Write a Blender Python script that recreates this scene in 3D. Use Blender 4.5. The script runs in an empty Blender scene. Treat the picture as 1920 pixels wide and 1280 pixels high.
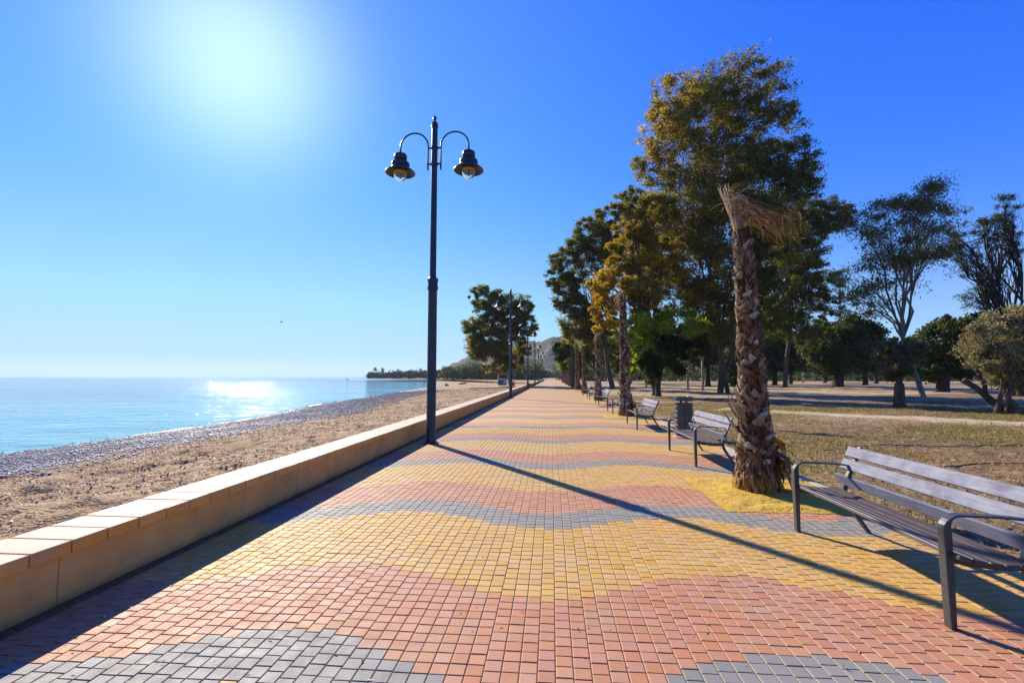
import bpy, bmesh, math, random
import numpy as np
from mathutils import Vector, Matrix
random.seed(7); RNG = np.random.default_rng(7)
SC = bpy.context.scene; C = SC.collection
PI = math.pi; R = math.radians
# ------------------------------------------------------------------ camera model
F = 874.0; PITCH = math.atan(65.5/F); YAW = math.atan(75*math.cos(PITCH)/F); H = 1.6
def ray(px, py):
    x = (px-960)/F; y = (640-py)/F
    f = math.cos(PITCH)-y*math.sin(PITCH); u = math.sin(PITCH)+y*math.cos(PITCH)
    return (x*math.cos(YAW)-f*math.sin(YAW), x*math.sin(YAW)+f*math.cos(YAW), u)
def G(px, py, z=0.0):
    d = ray(px, py); t = (z-H)/d[2]; return Vector((d[0]*t, d[1]*t, z))
def W(px, py, Y):
    d = ray(px, py); t = Y/d[1]; return Vector((d[0]*t, Y, H+d[2]*t))
cam = bpy.data.objects.new('camera', bpy.data.cameras.new('camera')); C.objects.link(cam)
cam.location = (0, 0, H); cam.rotation_euler = (PI/2+PITCH, 0, YAW)
cam.data.sensor_width = 36; cam.data.lens = 36*F/1920; cam.data.clip_end = 20000; cam.data.clip_start = .05
SC.camera = cam
# ------------------------------------------------------------------ light
EXPO = .85; EL = R(31.3); AZ = R(-36.8)
SUN = Vector((math.sin(AZ)*math.cos(EL), math.cos(AZ)*math.cos(EL), math.sin(EL)))
sl = bpy.data.lights.new('sun', 'SUN'); sl.energy = 5.0; sl.angle = R(0.55); sl.color = (1, .91, .76)
so = bpy.data.objects.new('sun', sl); C.objects.link(so); so.rotation_euler = SUN.to_track_quat('Z', 'Y').to_euler()
wd = bpy.data.worlds.new("World"); SC.world = wd; wd.use_nodes = True
nt = wd.node_tree; N = nt.nodes; L = nt.links; N.clear()
out = N.new('ShaderNodeOutputWorld'); bg = N.new('ShaderNodeBackground')
sky = N.new('ShaderNodeTexSky'); sky.sky_type = 'NISHITA'; sky.sun_disc = False
sky.sun_elevation = EL; sky.sun_rotation = AZ; sky.altitude = 0; sky.air_density = 1.0; sky.dust_density = 0.0; sky.ozone_density = 3.0
hs = N.new('ShaderNodeHueSaturation'); hs.inputs['Saturation'].default_value = 1.3; hs.inputs['Hue'].default_value = .5
tc = N.new('ShaderNodeTexCoord')
dp = N.new('ShaderNodeVectorMath'); dp.operation = 'DOT_PRODUCT'; dp.inputs[1].default_value = SUN
nm = N.new('ShaderNodeVectorMath'); nm.operation = 'NORMALIZE'
L.new(tc.outputs['Generated'], nm.inputs[0]); L.new(nm.outputs[0], dp.inputs[0])
def mth(nt, op, a, b=None, c=None, clamp=False):
    n = nt.nodes.new('ShaderNodeMath'); n.operation = op; n.use_clamp = clamp
    for i, v in enumerate((a, b, c)):
        if v is None: continue
        if isinstance(v, (int, float)): n.inputs[i].default_value = v
        else: nt.links.new(v, n.inputs[i])
    return n.outputs[0]
mx = mth(nt, 'MAXIMUM', dp.outputs['Value'], 0.0)
g1 = mth(nt, 'MULTIPLY', mth(nt, 'POWER', mx, 85.0), 5.5)
g2 = mth(nt, 'MULTIPLY', mth(nt, 'POWER', mx, 6.0), 1.25)
def addc(fac, col, base):
    m = N.new('ShaderNodeMixRGB'); m.blend_type = 'ADD'; m.inputs[0].default_value = 1
    v = N.new('ShaderNodeVectorMath'); v.operation = 'SCALE'; v.inputs[0].default_value = col
    L.new(fac, v.inputs['Scale']); L.new(base, m.inputs[1]); L.new(v.outputs[0], m.inputs[2]); return m.outputs[0]
L.new(sky.outputs[0], hs.inputs['Color'])
KS = .12*2**.35
sc1 = N.new('ShaderNodeVectorMath'); sc1.operation = 'SCALE'; sc1.inputs['Scale'].default_value = KS; L.new(hs.outputs[0], sc1.inputs[0])
cv = N.new('ShaderNodeRGBCurve'); L.new(sc1.outputs[0], cv.inputs['Color'])
for ch, pts in zip(range(3), (((0,0),(.05,.028),(.3,.26),(.6,.36),(1,.42)), ((0,0),(.2,.165),(.6,.50),(1,.71)), ((0,0),(.5,.95),(1,1)))):
    c_ = cv.mapping.curves[ch]; c_.points[0].location = pts[0]; c_.points[1].location = pts[-1]
    for q in pts[1:-1]: c_.points.new(*q)
cv.mapping.extend = 'HORIZONTAL'; cv.mapping.use_clip = True; cv.mapping.update()
sc2 = N.new('ShaderNodeVectorMath'); sc2.operation = 'SCALE'; sc2.inputs['Scale'].default_value = 1/KS; L.new(cv.outputs[0], sc2.inputs[0])
o_ = addc(g1, (.62, .7, .3), sc2.outputs[0]); o_ = addc(g2, (.46, .66, .5), o_)
L.new(o_, bg.inputs['Color']); bg.inputs['Strength'].default_value = KS/2**EXPO
L.new(bg.outputs[0], out.inputs[0])
SC.view_settings.view_transform = 'Standard'; SC.view_settings.look = 'None'
SC.view_settings.exposure = EXPO; SC.view_settings.gamma = 1
SC.render.film_transparent = False
SC.cycles.max_bounces = 6; SC.cycles.transparent_max_bounces = 8; SC.cycles.caustics_reflective = False; SC.cycles.caustics_refractive = False
# ------------------------------------------------------------------ tagging
def tag(o, label=None, cat=None, group=None, kind=None):
    if label: o['label'] = label
    if cat: o['category'] = cat
    if group: o['group'] = group
    if kind: o['kind'] = kind
    return o
def empty(name, loc=(0,0,0), rz=0):
    o = bpy.data.objects.new(name, None); C.objects.link(o); o.location = loc; o.rotation_euler = (0,0,rz)
    o.empty_display_size = .2; return o
def copy_tree(o, parent=None):
    c = o.copy(); C.objects.link(c)
    if parent: c.parent = parent
    for ch in [x for x in bpy.data.objects if x.parent == o]: copy_tree(ch, c)
    return c
# ------------------------------------------------------------------ mesh builder
class MB:
    def __init__(s): s.v = []; s.f = []; s.n = 0; s.t = []
    def add(s, v, f, t=0.0):
        v = np.asarray(v, dtype=float).reshape(-1, 3)
        s.v.append(v); s.f += [tuple(i+s.n for i in q) for q in f]; s.t += [t]*len(f) if not hasattr(t, '__len__') else list(t); s.n += len(v)
    def box(s, c, d, M=None, t=0.0, taper=1.0):
        x, y, z = d[0]/2, d[1]/2, d[2]/2
        v = np.array([(-x,-y,-z),(x,-y,-z),(x,y,-z),(-x,y,-z),(-x*taper,-y*taper,z),(x*taper,-y*taper,z),(x*taper,y*taper,z),(-x*taper,y*taper,z)])
        if M is not None: v = v @ np.array(M).T[:3,:3]
        s.add(v+np.array(c), [(0,3,2,1),(4,5,6,7),(0,1,5,4),(1,2,6,5),(2,3,7,6),(3,0,4,7)], t)
    def tube(s, pts, rad, n=8, t=0.0, cap=True):
        pts = [Vector(p) for p in pts]; k = len(pts)
        if not hasattr(rad, '__len__'): rad = [rad]*k
        vs = []; up = Vector((0,0,1)); prev = None
        for i, p in enumerate(pts):
            d = (pts[min(i+1,k-1)]-pts[max(i-1,0)])
            if d.length < 1e-9: d = Vector((0,0,1))
            d.normalize()
            if prev is None: a = d.orthogonal().normalized()
            else:
                a = prev-d*prev.dot(d)
                a = a.normalized() if a.length > 1e-6 else d.orthogonal().normalized()
            prev = a; b = d.cross(a)
            for j in range(n):
                th = 2*PI*j/n; vs.append(p+(a*math.cos(th)+b*math.sin(th))*rad[i])
        fs = [(i*n+j, i*n+(j+1)%n, (i+1)*n+(j+1)%n, (i+1)*n+j) for i in range(k-1) for j in range(n)]
        if cap: fs += [tuple(range(n-1,-1,-1)), tuple((k-1)*n+j for j in range(n))]
        s.add([tuple(v) for v in vs], fs, t)
    def lathe(s, prof, c=(0,0,0), n=24, t=0.0):
        vs = [(c[0]+r*math.cos(2*PI*j/n), c[1]+r*math.sin(2*PI*j/n), c[2]+z) for r, z in prof for j in range(n)]
        k = len(prof)
        fs = [(i*n+j, i*n+(j+1)%n, (i+1)*n+(j+1)%n, (i+1)*n+j) for i in range(k-1) for j in range(n)]
        if prof[0][0] > 1e-4: fs.append(tuple(range(n-1,-1,-1)))
        if prof[-1][0] > 1e-4: fs.append(tuple((k-1)*n+j for j in range(n)))
        s.add(vs, fs, t)
    def build(s, name, mat, parent=None, smooth=False, bevel=0, auto=None):
        me = bpy.data.meshes.new(name); v = np.concatenate(s.v)
        me.from_pydata(v.tolist(), [], s.f)
        a = me.attributes.new('tint', 'FLOAT', 'FACE'); a.data.foreach_set('value', np.array(s.t, dtype=np.float32))
        return finish(me, name, mat, parent, smooth, bevel)
def finish(me, name, mat, parent=None, smooth=False, bevel=0):
    me.materials.append(mat); me.update()
    if smooth: me.polygons.foreach_set('use_smooth', [True]*len(me.polygons))
    o = bpy.data.objects.new(name, me); C.objects.link(o)
    if parent: o.parent = parent
    if bevel:
        b = o.modifiers.new('bevel', 'BEVEL'); b.width = bevel; b.segments = 2; b.limit_method = 'ANGLE'
    return o
def quads_mesh(name, V, mat, parent=None, tint=None, k=4):
    """V: (n,k,3) array of separate faces"""
    n = V.shape[0]; me = bpy.data.meshes.new(name)
    me.vertices.add(n*k); me.vertices.foreach_set('co', V.reshape(-1).astype(np.float32))
    me.loops.add(n*k); me.loops.foreach_set('vertex_index', np.arange(n*k, dtype=np.int32))
    me.polygons.add(n); me.polygons.foreach_set('loop_start', np.arange(0, n*k, k, dtype=np.int32))
    me.polygons.foreach_set('loop_total', np.full(n, k, dtype=np.int32))
    a = me.attributes.new('tint', 'FLOAT', 'FACE'); a.data.foreach_set('value', (np.zeros(n) if tint is None else tint).astype(np.float32))
    a = me.attributes.new('rnd', 'FLOAT', 'FACE'); a.data.foreach_set('value', RNG.random(n).astype(np.float32))
    me.validate(); return finish(me, name, mat, parent)
# ------------------------------------------------------------------ noise
def _h(ix, iy, sd):
    n = (ix*374761393+iy*668265263+sd*982451653) & 0xffffffff
    n = ((n ^ (n >> 13))*1274126177) & 0xffffffff
    return ((n ^ (n >> 16)) & 0xffff)/65535.0
def vnoise(x, y, sd=0):
    x = np.asarray(x, float); y = np.asarray(y, float)
    ix = np.floor(x).astype(np.int64); iy = np.floor(y).astype(np.int64); fx = x-ix; fy = y-iy
    fx = fx*fx*(3-2*fx); fy = fy*fy*(3-2*fy)
    a, b, c, d = _h(ix,iy,sd), _h(ix+1,iy,sd), _h(ix,iy+1,sd), _h(ix+1,iy+1,sd)
    return (a*(1-fx)+b*fx)*(1-fy)+(c*(1-fx)+d*fx)*fy-.5
def fbm(x, y, o=4, sd=0):
    s = 0; a = 1
    for i in range(o): s = s+a*vnoise(x*2**i, y*2**i, sd+i*17); a *= .5
    return s
# ------------------------------------------------------------------ materials
ALB = (.76, .74, .66)
def asc(c): return tuple(a*b for a, b in zip(c, ALB))
class Mat:
    def __init__(s, name, rough=.6, spec=.5, metal=0):
        s.m = bpy.data.materials.new(name); s.m.use_nodes = True; s.nt = s.m.node_tree; s.N = s.nt.nodes; s.L = s.nt.links
        s.b = s.N['Principled BSDF']; s.b.inputs['Roughness'].default_value = rough
        s.b.inputs['Specular IOR Level'].default_value = spec; s.b.inputs['Metallic'].default_value = metal
    def lk(s, a, b): s.L.new(a, b)
    def obj(s):
        n = s.N.new('ShaderNodeTexCoord'); return n.outputs['Object']
    def scaled(s, v, sc):
        n = s.N.new('ShaderNodeMapping'); s.lk(v, n.inputs[0]); n.inputs['Scale'].default_value = sc; return n.outputs[0]
    def noise(s, v, scale, det=4, rough=.55, dist=0):
        n = s.N.new('ShaderNodeTexNoise'); s.lk(v, n.inputs['Vector']); n.inputs['Scale'].default_value = scale
        n.inputs['Detail'].default_value = det; n.inputs['Roughness'].default_value = rough; n.inputs['Distortion'].default_value = dist
        return n.outputs['Fac']
    def voro(s, v, scale, feat='F1', out='Distance'):
        n = s.N.new('ShaderNodeTexVoronoi'); s.lk(v, n.inputs['Vector']); n.inputs['Scale'].default_value = scale; n.feature = feat
        return n.outputs[out]
    def ramp(s, f, stops, interp='LINEAR'):
        n = s.N.new('ShaderNodeValToRGB'); s.lk(f, n.inputs[0]); cr = n.color_ramp; cr.interpolation = interp
        while len(cr.elements) < len(stops): cr.elements.new(.5)
        for e, (p, c) in zip(cr.elements, stops): e.position = p; e.color = (*asc(c), 1) if hasattr(c, '__len__') else (c, c, c, 1)
        return n.outputs[0]
    def mix(s, f, a, b, mode='MIX'):
        n = s.N.new('ShaderNodeMixRGB'); n.blend_type = mode
        for i, v in zip((0, 1, 2), (f, a, b)):
            if isinstance(v, (int, float)): n.inputs[i].default_value = v if i == 0 else (v, v, v, 1)
            elif isinstance(v, tuple): n.inputs[i].default_value = (*(v if mode == 'MULTIPLY' else asc(v)), 1)
            else: s.lk(v, n.inputs[i])
        return n.outputs[0]
    def math(s, op, a, b=None, c=None, clamp=False): return mth(s.nt, op, a, b, c, clamp)
    def attr(s, nme):
        n = s.N.new('ShaderNodeAttribute'); n.attribute_name = nme; return n.outputs['Fac']
    def orand(s):
        n = s.N.new('ShaderNodeObjectInfo'); return n.outputs['Random']
    def col(s, c):
        if isinstance(c, tuple): s.b.inputs['Base Color'].default_value = (*c, 1)
        else: s.lk(c, s.b.inputs['Base Color'])
    def rough(s, r): s.lk(r, s.b.inputs['Roughness'])
    def bump(s, h, strength=.5, dist=.01):
        n = s.N.new('ShaderNodeBump'); s.lk(h, n.inputs['Height']); n.inputs['Strength'].default_value = strength; n.inputs['Distance'].default_value = dist
        s.lk(n.outputs[0], s.b.inputs['Normal']); return n
def noisy(name, c1, c2, scale=8, rough=.6, bump=.3, bd=.01, det=5, spec=.4, stretch=(1,1,1), metal=0):
    m = Mat(name, rough, spec, metal); v = m.scaled(m.obj(), stretch); f = m.noise(v, scale, det)
    m.col(m.ramp(f, [(.3, c1), (.7, c2)]))
    if bump: m.bump(m.noise(v, scale*2.3, 4), bump, bd)
    return m.m
# paving : waves of grey / pink / yellow blocks
PW = .098; GB = 5.31; PER = 3.15; NC = 78; X0 = -3.42; X1 = 3.86
rr = random.Random(11); coff = []; o = 0
for i in range(NC):
    if i % 2 == 0 or rr.random() < .35: o = rr.random()
    coff.append(o % 1)
def make_paving_mat():
    m = Mat('concrete_paving_blocks', .7, .3)
    P = m.obj(); sp = m.N.new('ShaderNodeSeparateXYZ'); m.lk(P, sp.inputs[0]); X, Y = sp.outputs[0], sp.outputs[1]
    u = m.math('DIVIDE', m.math('SUBTRACT', X, X0), PW); ci = m.math('FLOOR', u); fu = m.math('FRACT', u)
    # column offset table as a constant colour ramp would be limited to 32 stops: three ramps
    def table(lo, n):
        f = m.math('DIVIDE', m.math('SUBTRACT', m.math('ADD', ci, .5), lo), n)
        r = m.N.new('ShaderNodeValToRGB'); m.lk(f, r.inputs[0]); cr = r.color_ramp; cr.interpolation = 'CONSTANT'
        while len(cr.elements) < n: cr.elements.new(.5)
        for i, e in enumerate(cr.elements):
            e.position = i/n; k = coff[lo+i]; e.color = (k, k, k, 1)
        s_ = m.N.new('ShaderNodeSeparateColor'); m.lk(r.outputs[0], s_.inputs[0]); return s_.outputs[0]
    t1, t2, t3 = table(0, 26), table(26, 26), table(52, 26)
    def sel(c, a, b): # c>0.5 -> a
        n = m.N.new('ShaderNodeMix'); n.data_type = 'FLOAT'; m.lk(c, n.inputs[0]); m.lk(b, n.inputs[2]); m.lk(a, n.inputs[3]); return n.outputs[0]
    off = sel(m.math('GREATER_THAN', ci, 25.5), sel(m.math('GREATER_THAN', ci, 51.5), t3, t2), t1)
    v = m.math('ADD', m.math('DIVIDE', Y, PW), off); ri = m.math('FLOOR', v); fv = m.math('FRACT', v)
    cx = m.math('ADD', m.math('MULTIPLY', m.math('ADD', ci, .5), PW), X0)
    cy = m.math('MULTIPLY', m.math('SUBTRACT', m.math('ADD', ri, .5), off), PW)
    w = m.math('MULTIPLY', m.math('COSINE', m.math('MULTIPLY', m.math('ADD', cx, .1), 2*PI/3.0)), -.26)
    ph = m.math('DIVIDE', m.math('SUBTRACT', m.math('SUBTRACT', cy, w), GB), PER)
    cv = m.N.new('ShaderNodeCombineXYZ'); m.lk(ci, cv.inputs[0]); m.lk(ri, cv.inputs[1])
    wn = m.N.new('ShaderNodeTexWhiteNoise'); wn.noise_dimensions = '2D'; m.lk(cv.outputs[0], wn.inputs['Vector']); rnd = wn.outputs['Value']
    wc = m.N.new('ShaderNodeSeparateColor'); m.lk(wn.outputs['Color'], wc.inputs[0])
    ph = m.math('FRACT', ph)
    k = m.ramp(ph, [(0, (.285,.278,.262)), (.168, (.57,.262,.150)), (.505, (.67,.40,.115))], 'CONSTANT')
    val = m.math('MULTIPLY_ADD', rnd, .13, .93)
    hs = m.N.new('ShaderNodeHueSaturation'); m.lk(k, hs.inputs['Color']); m.lk(val, hs.inputs['Value'])
    m.lk(m.math('MULTIPLY_ADD', wc.outputs[1], .010, .495), hs.inputs['Hue']); m.lk(m.math('MULTIPLY_ADD', wc.outputs[2], .16, .92), hs.inputs['Saturation'])
    c = hs.outputs[0]
    big = m.noise(P, .9, 5, .6); c = m.mix(m.math('MULTIPLY', m.ramp(big, [(.45, 0.0), (.75, 1.0)]), .28), c, (.42,.36,.29))
    fine = m.noise(P, 260, 3, .7); c = m.mix(1.0, c, m.ramp(fine, [(.3, .78), (.7, 1.15)]), 'MULTIPLY')
    st = m.noise(P, 6, 6, .7); c = m.mix(m.math('MULTIPLY', m.ramp(st, [(.6, 0.0), (.72, 1.0)]), .22), c, (.16,.11,.08))
    # joints
    e = m.math('MINIMUM', m.math('MINIMUM', fu, m.math('SUBTRACT', 1.0, fu)), m.math('MINIMUM', fv, m.math('SUBTRACT', 1.0, fv)))
    jm = m.ramp(e, [(.0, 1.0), (.018, 1.0), (.042, 0.0)])
    # dark joints; the lengthwise ones painted pale in place of their sunlit bevels
    ex = m.math('MINIMUM', fu, m.math('SUBTRACT', 1.0, fu)); jx = m.math('LESS_THAN', ex, .05)
    jc = m.mix(jx, (.22,.12,.065), (.60,.44,.28))
    c = m.mix(m.math('MULTIPLY', jm, .82), c, jc)
    m.col(c)
    hgt = m.math('ADD', m.ramp(e, [(.0, 0.0), (.025, .0), (.07, 1.0)]), m.math('MULTIPLY', fine, .12))
    m.bump(hgt, .55, .006); m.rough(m.ramp(st, [(.3, .6), (.7, .78)]))
    return m.m
M = {}
M['paving'] = make_paving_mat()
M['steel'] = noisy('dark_painted_steel', (.018,.021,.03), (.032,.036,.048), 30, .42, .08, .002, spec=.5)
M['bench_steel'] = noisy('grey_forged_steel', (.04,.045,.055), (.075,.08,.095), 40, .38, .12, .002, spec=.5)
def bench_wood():
    m = Mat('lilac_grey_painted_slats', .6, .3); v = m.scaled(m.obj(), (9, .9, 9)); f = m.noise(v, 6, 6, .65)
    c = m.ramp(f, [(.3, (.12,.13,.19)), (.5, (.18,.19,.29)), (.75, (.25,.265,.39))])
    g = m.noise(m.scaled(m.obj(), (1,1,1)), 5, 5); c = m.mix(m.math('MULTIPLY', m.ramp(g, [(.5, 0.0), (.7, 1.0)]), .35), c, (.08,.05,.05))
    m.col(c); m.bump(f, .35, .002); m.rough(m.ramp(g, [(.3, .55), (.7, .75)])); return m.m
M['wood'] = bench_wood()
M['seat_wood'] = noisy('dark_worn_seat_slats', (.055,.04,.045), (.13,.10,.11), 7, .5, .3, .002, stretch=(9,.9,9))
def wallmat():
    m = Mat('ochre_render', .85, .2); P = m.obj(); f = m.noise(P, 1.6, 6, .6); c = m.ramp(f, [(.3, (.78,.41,.13)), (.7, (.94,.56,.21))])
    st = m.noise(m.scaled(P, (1, 1.1, .8)), 2.6, 6, .65); c = m.mix(m.math('MULTIPLY', m.ramp(st, [(.48, 0.0), (.72, 1.0)]), .5), c, (.40,.27,.15))
    sp = m.N.new('ShaderNodeSeparateXYZ'); m.lk(P, sp.inputs[0])
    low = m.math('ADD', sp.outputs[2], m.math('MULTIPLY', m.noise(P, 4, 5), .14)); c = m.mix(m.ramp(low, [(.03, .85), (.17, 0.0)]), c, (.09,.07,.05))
    fr = m.math('FRACT', m.math('DIVIDE', sp.outputs[1], 3.05)); c = m.mix(m.math('MULTIPLY', m.math('LESS_THAN', fr, .0035), .6), c, (.2,.14,.09))
    m.col(c); m.bump(m.noise(P, 60, 5, .7), .35, .004); return m.m
M['wall'] = wallmat()
def copemat():
    m = Mat('cream_coping_blocks', .7, .3); P = m.obj(); f = m.noise(P, 3, 5); t = m.attr('tint')
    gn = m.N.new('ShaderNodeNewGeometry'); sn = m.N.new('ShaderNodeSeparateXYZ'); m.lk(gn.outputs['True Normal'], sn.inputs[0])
    c = m.mix(m.ramp(sn.outputs[2], [(.5, 0.0), (.9, 1.0)]), m.mix(t, (.92,.44,.09), (1.0,.56,.17)), m.mix(t, (.66,.53,.40), (.74,.62,.50))); c = m.mix(m.math('MULTIPLY', m.ramp(f, [(.45, 0.0), (.7, 1.0)]), .5), c, (.5,.40,.28))  # pale top, orange sides: sunlight and warm bounce painted in by face normal
    c = m.mix(1.0, c, m.ramp(m.noise(P, 90, 4, .7), [(.3, .8), (.7, 1.12)]), 'MULTIPLY'); m.col(c); m.bump(m.noise(P, 90, 4), .3, .003); return m.m
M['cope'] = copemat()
M['mortar'] = noisy('dark_mortar', (.10,.06,.035), (.2,.12,.07), 20, .9, .3)
def sandmat():
    m = Mat('trodden_beach_sand', .9, .15); P = m.obj(); s = m.attr('shore')
    f = m.noise(P, 1.1, 6, .65); c = m.ramp(f, [(.3, (.42,.26,.14)), (.5, (.60,.41,.23)), (.72, (.76,.56,.34))])
    g = m.noise(m.scaled(P, (1,1,1)), 7, 5, .75); c = m.mix(m.ramp(g, [(.48, 0.0), (.62, .75)]), c, (.22,.12,.07))
    peb = m.voro(P, 30, 'F1', 'Color'); ps = m.N.new('ShaderNodeSeparateColor'); m.lk(peb, ps.inputs[0])
    pc = m.ramp(ps.outputs[0], [(0, (.09,.10,.17)), (.5, (.22,.22,.32)), (.85, (.36,.36,.46)), (1, (.7,.68,.74))])
    band = m.math('ADD', s, m.math('MULTIPLY', m.math('SUBTRACT', m.noise(P, .28, 6, .7), .5), 8.0))
    bf = m.ramp(m.math('DIVIDE', band, 12.0), [(.0, .9), (.05, .35), (.13, .45), (.22, 1.0), (.46, 1.0), (.62, 0.0)])
    sp = m.N.new('ShaderNodeSeparateXYZ'); m.lk(P, sp.inputs[0])
    near = m.ramp(m.math('DIVIDE', sp.outputs[1], 90.0), [(.25, 1.0), (.75, .35)])
    c = m.mix(m.math('MULTIPLY', bf, near), c, pc)
    wet = m.ramp(m.math('DIVIDE', m.math('ADD', s, m.math('MULTIPLY', m.noise(P, .6, 3), 1.0)), 3.0), [(.25, 1.0), (.75, 0.0)])
    c = m.mix(wet, c, (.13,.10,.09)); m.col(c)
    m.rough(m.ramp(wet, [(0, .92), (1, .45)]))
    h = m.math('ADD', m.math('MULTIPLY', m.noise(P, 4.5, 6, .7), 1.0), m.math('MULTIPLY', m.voro(P, 22), .35)); m.bump(h, 1.0, .11); return m.m
M['sand'] = sandmat()
def seamat():
    m = Mat('sea_water', .06, .5); P = m.obj(); m.b.inputs['IOR'].default_value = 1.33
    sp = m.N.new('ShaderNodeSeparateXYZ'); m.lk(P, sp.inputs[0])
    far = m.math('DIVIDE', m.math('MULTIPLY', m.math('ADD', sp.outputs[0], 19.0), -1.0), 140.0)
    c = m.ramp(far, [(0, (.20,.60,.66)), (.10, (.08,.46,.62)), (.4, (.012,.17,.36)), (1, (.01,.10,.30))])
    pat = m.noise(m.scaled(P, (.5, 1, 1)), .05, 5, .6); c = m.mix(m.ramp(pat, [(.45, 0.0), (.65, .5)]), c, (.02,.20,.34)); c = m.mix(m.ramp(m.noise(m.scaled(P, (.35, 1.3, 1)), .5, 5, .7), [(.48, 0.0), (.62, .5)]), c, (.015,.22,.36))
    m.col(c)
    v = m.scaled(P, (.55, 1.0, 1)); h1 = m.noise(v, .22, 4, .6, .4); h2 = m.noise(v, 1.15, 3, .55, .8); h3 = m.noise(v, 5, 2, .5)
    gust = m.ramp(m.noise(m.scaled(P, (.5, 1, 1)), .035, 4, .6), [(.35, .45), (.65, 1.5)])
    h = m.math('ADD', m.math('MULTIPLY', h1, 1.6), m.math('ADD', m.math('MULTIPLY', h2, .95), m.math('MULTIPLY', h3, .10)))
    m.bump(m.math('MULTIPLY', h, gust), 1.0, .17); return m.m
M['sea'] = seamat()
def dirtmat():
    m = Mat('dry_park_soil', .95, .1); P = m.obj(); f = m.noise(P, .35, 6, .6); g = m.noise(P, 2.3, 6, .7); k = m.noise(P, 22, 4, .7)
    c = m.ramp(g, [(.3, (.17,.095,.05)), (.5, (.30,.18,.095)), (.7, (.47,.33,.20))])
    c = m.mix(m.ramp(f, [(.45, 0.0), (.58, .75)]), c, m.mix(m.ramp(k, [(.4, 0.0), (.6, 1.0)]), (.14,.13,.045), (.30,.24,.09)))
    sd_ = m.noise(m.scaled(P, (.25, 1, 1)), .16, 5, .6); spx = m.N.new('ShaderNodeSeparateXYZ'); m.lk(P, spx.inputs[0])
    c = m.mix(m.math('MULTIPLY', m.ramp(sd_, [(.46, 0.0), (.56, .85)]), m.ramp(m.math('DIVIDE', spx.outputs[1], 40.0), [(.35, .15), (.55, 1.0)])), c, (.62,.46,.31))
    c = m.mix(1.0, c, m.ramp(k, [(.3, .5), (.7, 1.35)]), 'MULTIPLY'); m.col(c); m.bump(m.math('ADD', g, m.math('MULTIPLY', k, .5)), .9, .05); return m.m
M['dirt'] = dirtmat()
M['track'] = noisy('pale_sandy_track', (.46,.34,.20), (.62,.49,.31), 2.2, .95, .5, .03)
M['pit'] = noisy('yellow_pit_sand', (.52,.30,.025), (.72,.47,.07), 9, .95, .9, .03)
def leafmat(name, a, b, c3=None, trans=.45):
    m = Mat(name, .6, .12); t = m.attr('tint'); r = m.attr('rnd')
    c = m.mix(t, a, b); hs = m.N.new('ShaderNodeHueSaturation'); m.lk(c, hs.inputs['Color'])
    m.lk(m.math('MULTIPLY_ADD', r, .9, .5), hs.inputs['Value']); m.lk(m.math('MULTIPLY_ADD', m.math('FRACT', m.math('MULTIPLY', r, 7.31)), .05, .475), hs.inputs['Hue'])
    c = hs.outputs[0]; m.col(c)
    tr = m.N.new('ShaderNodeBsdfTranslucent'); m.lk(m.mix(1.0, c, (1.5,1.35,.7), 'MULTIPLY'), tr.inputs['Color'])
    mx = m.N.new('ShaderNodeMixShader'); mx.inputs[0].default_value = trans
    m.lk(m.b.outputs[0], mx.inputs[1]); m.lk(tr.outputs[0], mx.inputs[2]); m.lk(mx.outputs[0], m.N['Material Output'].inputs[0]); return m.m
M['euc'] = leafmat('eucalyptus_leaves', (.085,.125,.032), (.50,.34,.04), trans=.55)
M['airy'] = leafmat('airy_grey_green_leaves', (.16,.18,.08), (.34,.30,.10), trans=.6)
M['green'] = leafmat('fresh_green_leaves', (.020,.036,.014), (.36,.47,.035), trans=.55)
M['dark'] = leafmat('dark_evergreen_leaves', (.042,.072,.028), (.21,.26,.07), trans=.42)
M['olive'] = leafmat('olive_leaves', (.09,.10,.045), (.40,.36,.22), trans=.35)
M['bark'] = noisy('brown_bark', (.06,.045,.032), (.17,.13,.095), 5, .9, .7, .04, stretch=(1,1,.3))
M['pale_bark'] = noisy('pale_smooth_bark', (.20,.16,.125), (.46,.40,.33), 2.5, .8, .3, .03, stretch=(1,1,.35))
M['mid_bark'] = noisy('smooth_grey_bark', (.10,.08,.065), (.34,.29,.24), 1.2, .8, .3, .03, stretch=(1,1,.35))
M['dark_bark'] = noisy('dark_bark', (.025,.020,.02), (.07,.055,.05), 4, .9, .7, .04)
def palmmat():
    m = Mat('palm_boots', .85, .2); t = m.attr('tint'); P = m.obj(); f = m.noise(m.scaled(P, (1,1,.25)), 34, 5, .7)
    c = m.ramp(t, [(0, (.08,.04,.02)), (.35, (.22,.11,.05)), (.6, (.37,.23,.13)), (.85, (.48,.37,.26)), (1, (.66,.58,.47))])
    c = m.mix(1.0, c, m.ramp(f, [(.3, .35), (.7, 1.3)]), 'MULTIPLY')
    sp = m.N.new('ShaderNodeSeparateXYZ'); m.lk(P, sp.inputs[0]); zz = m.math('ADD', sp.outputs[2], m.math('MULTIPLY', m.noise(P, 9, 4), .25)); c = m.mix(m.ramp(zz, [(.16, .85), (.42, 0.0)]), c, (.50,.27,.04))
    m.col(c); m.bump(f, .8, .014); return m.m
M['palm'] = palmmat()
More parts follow.
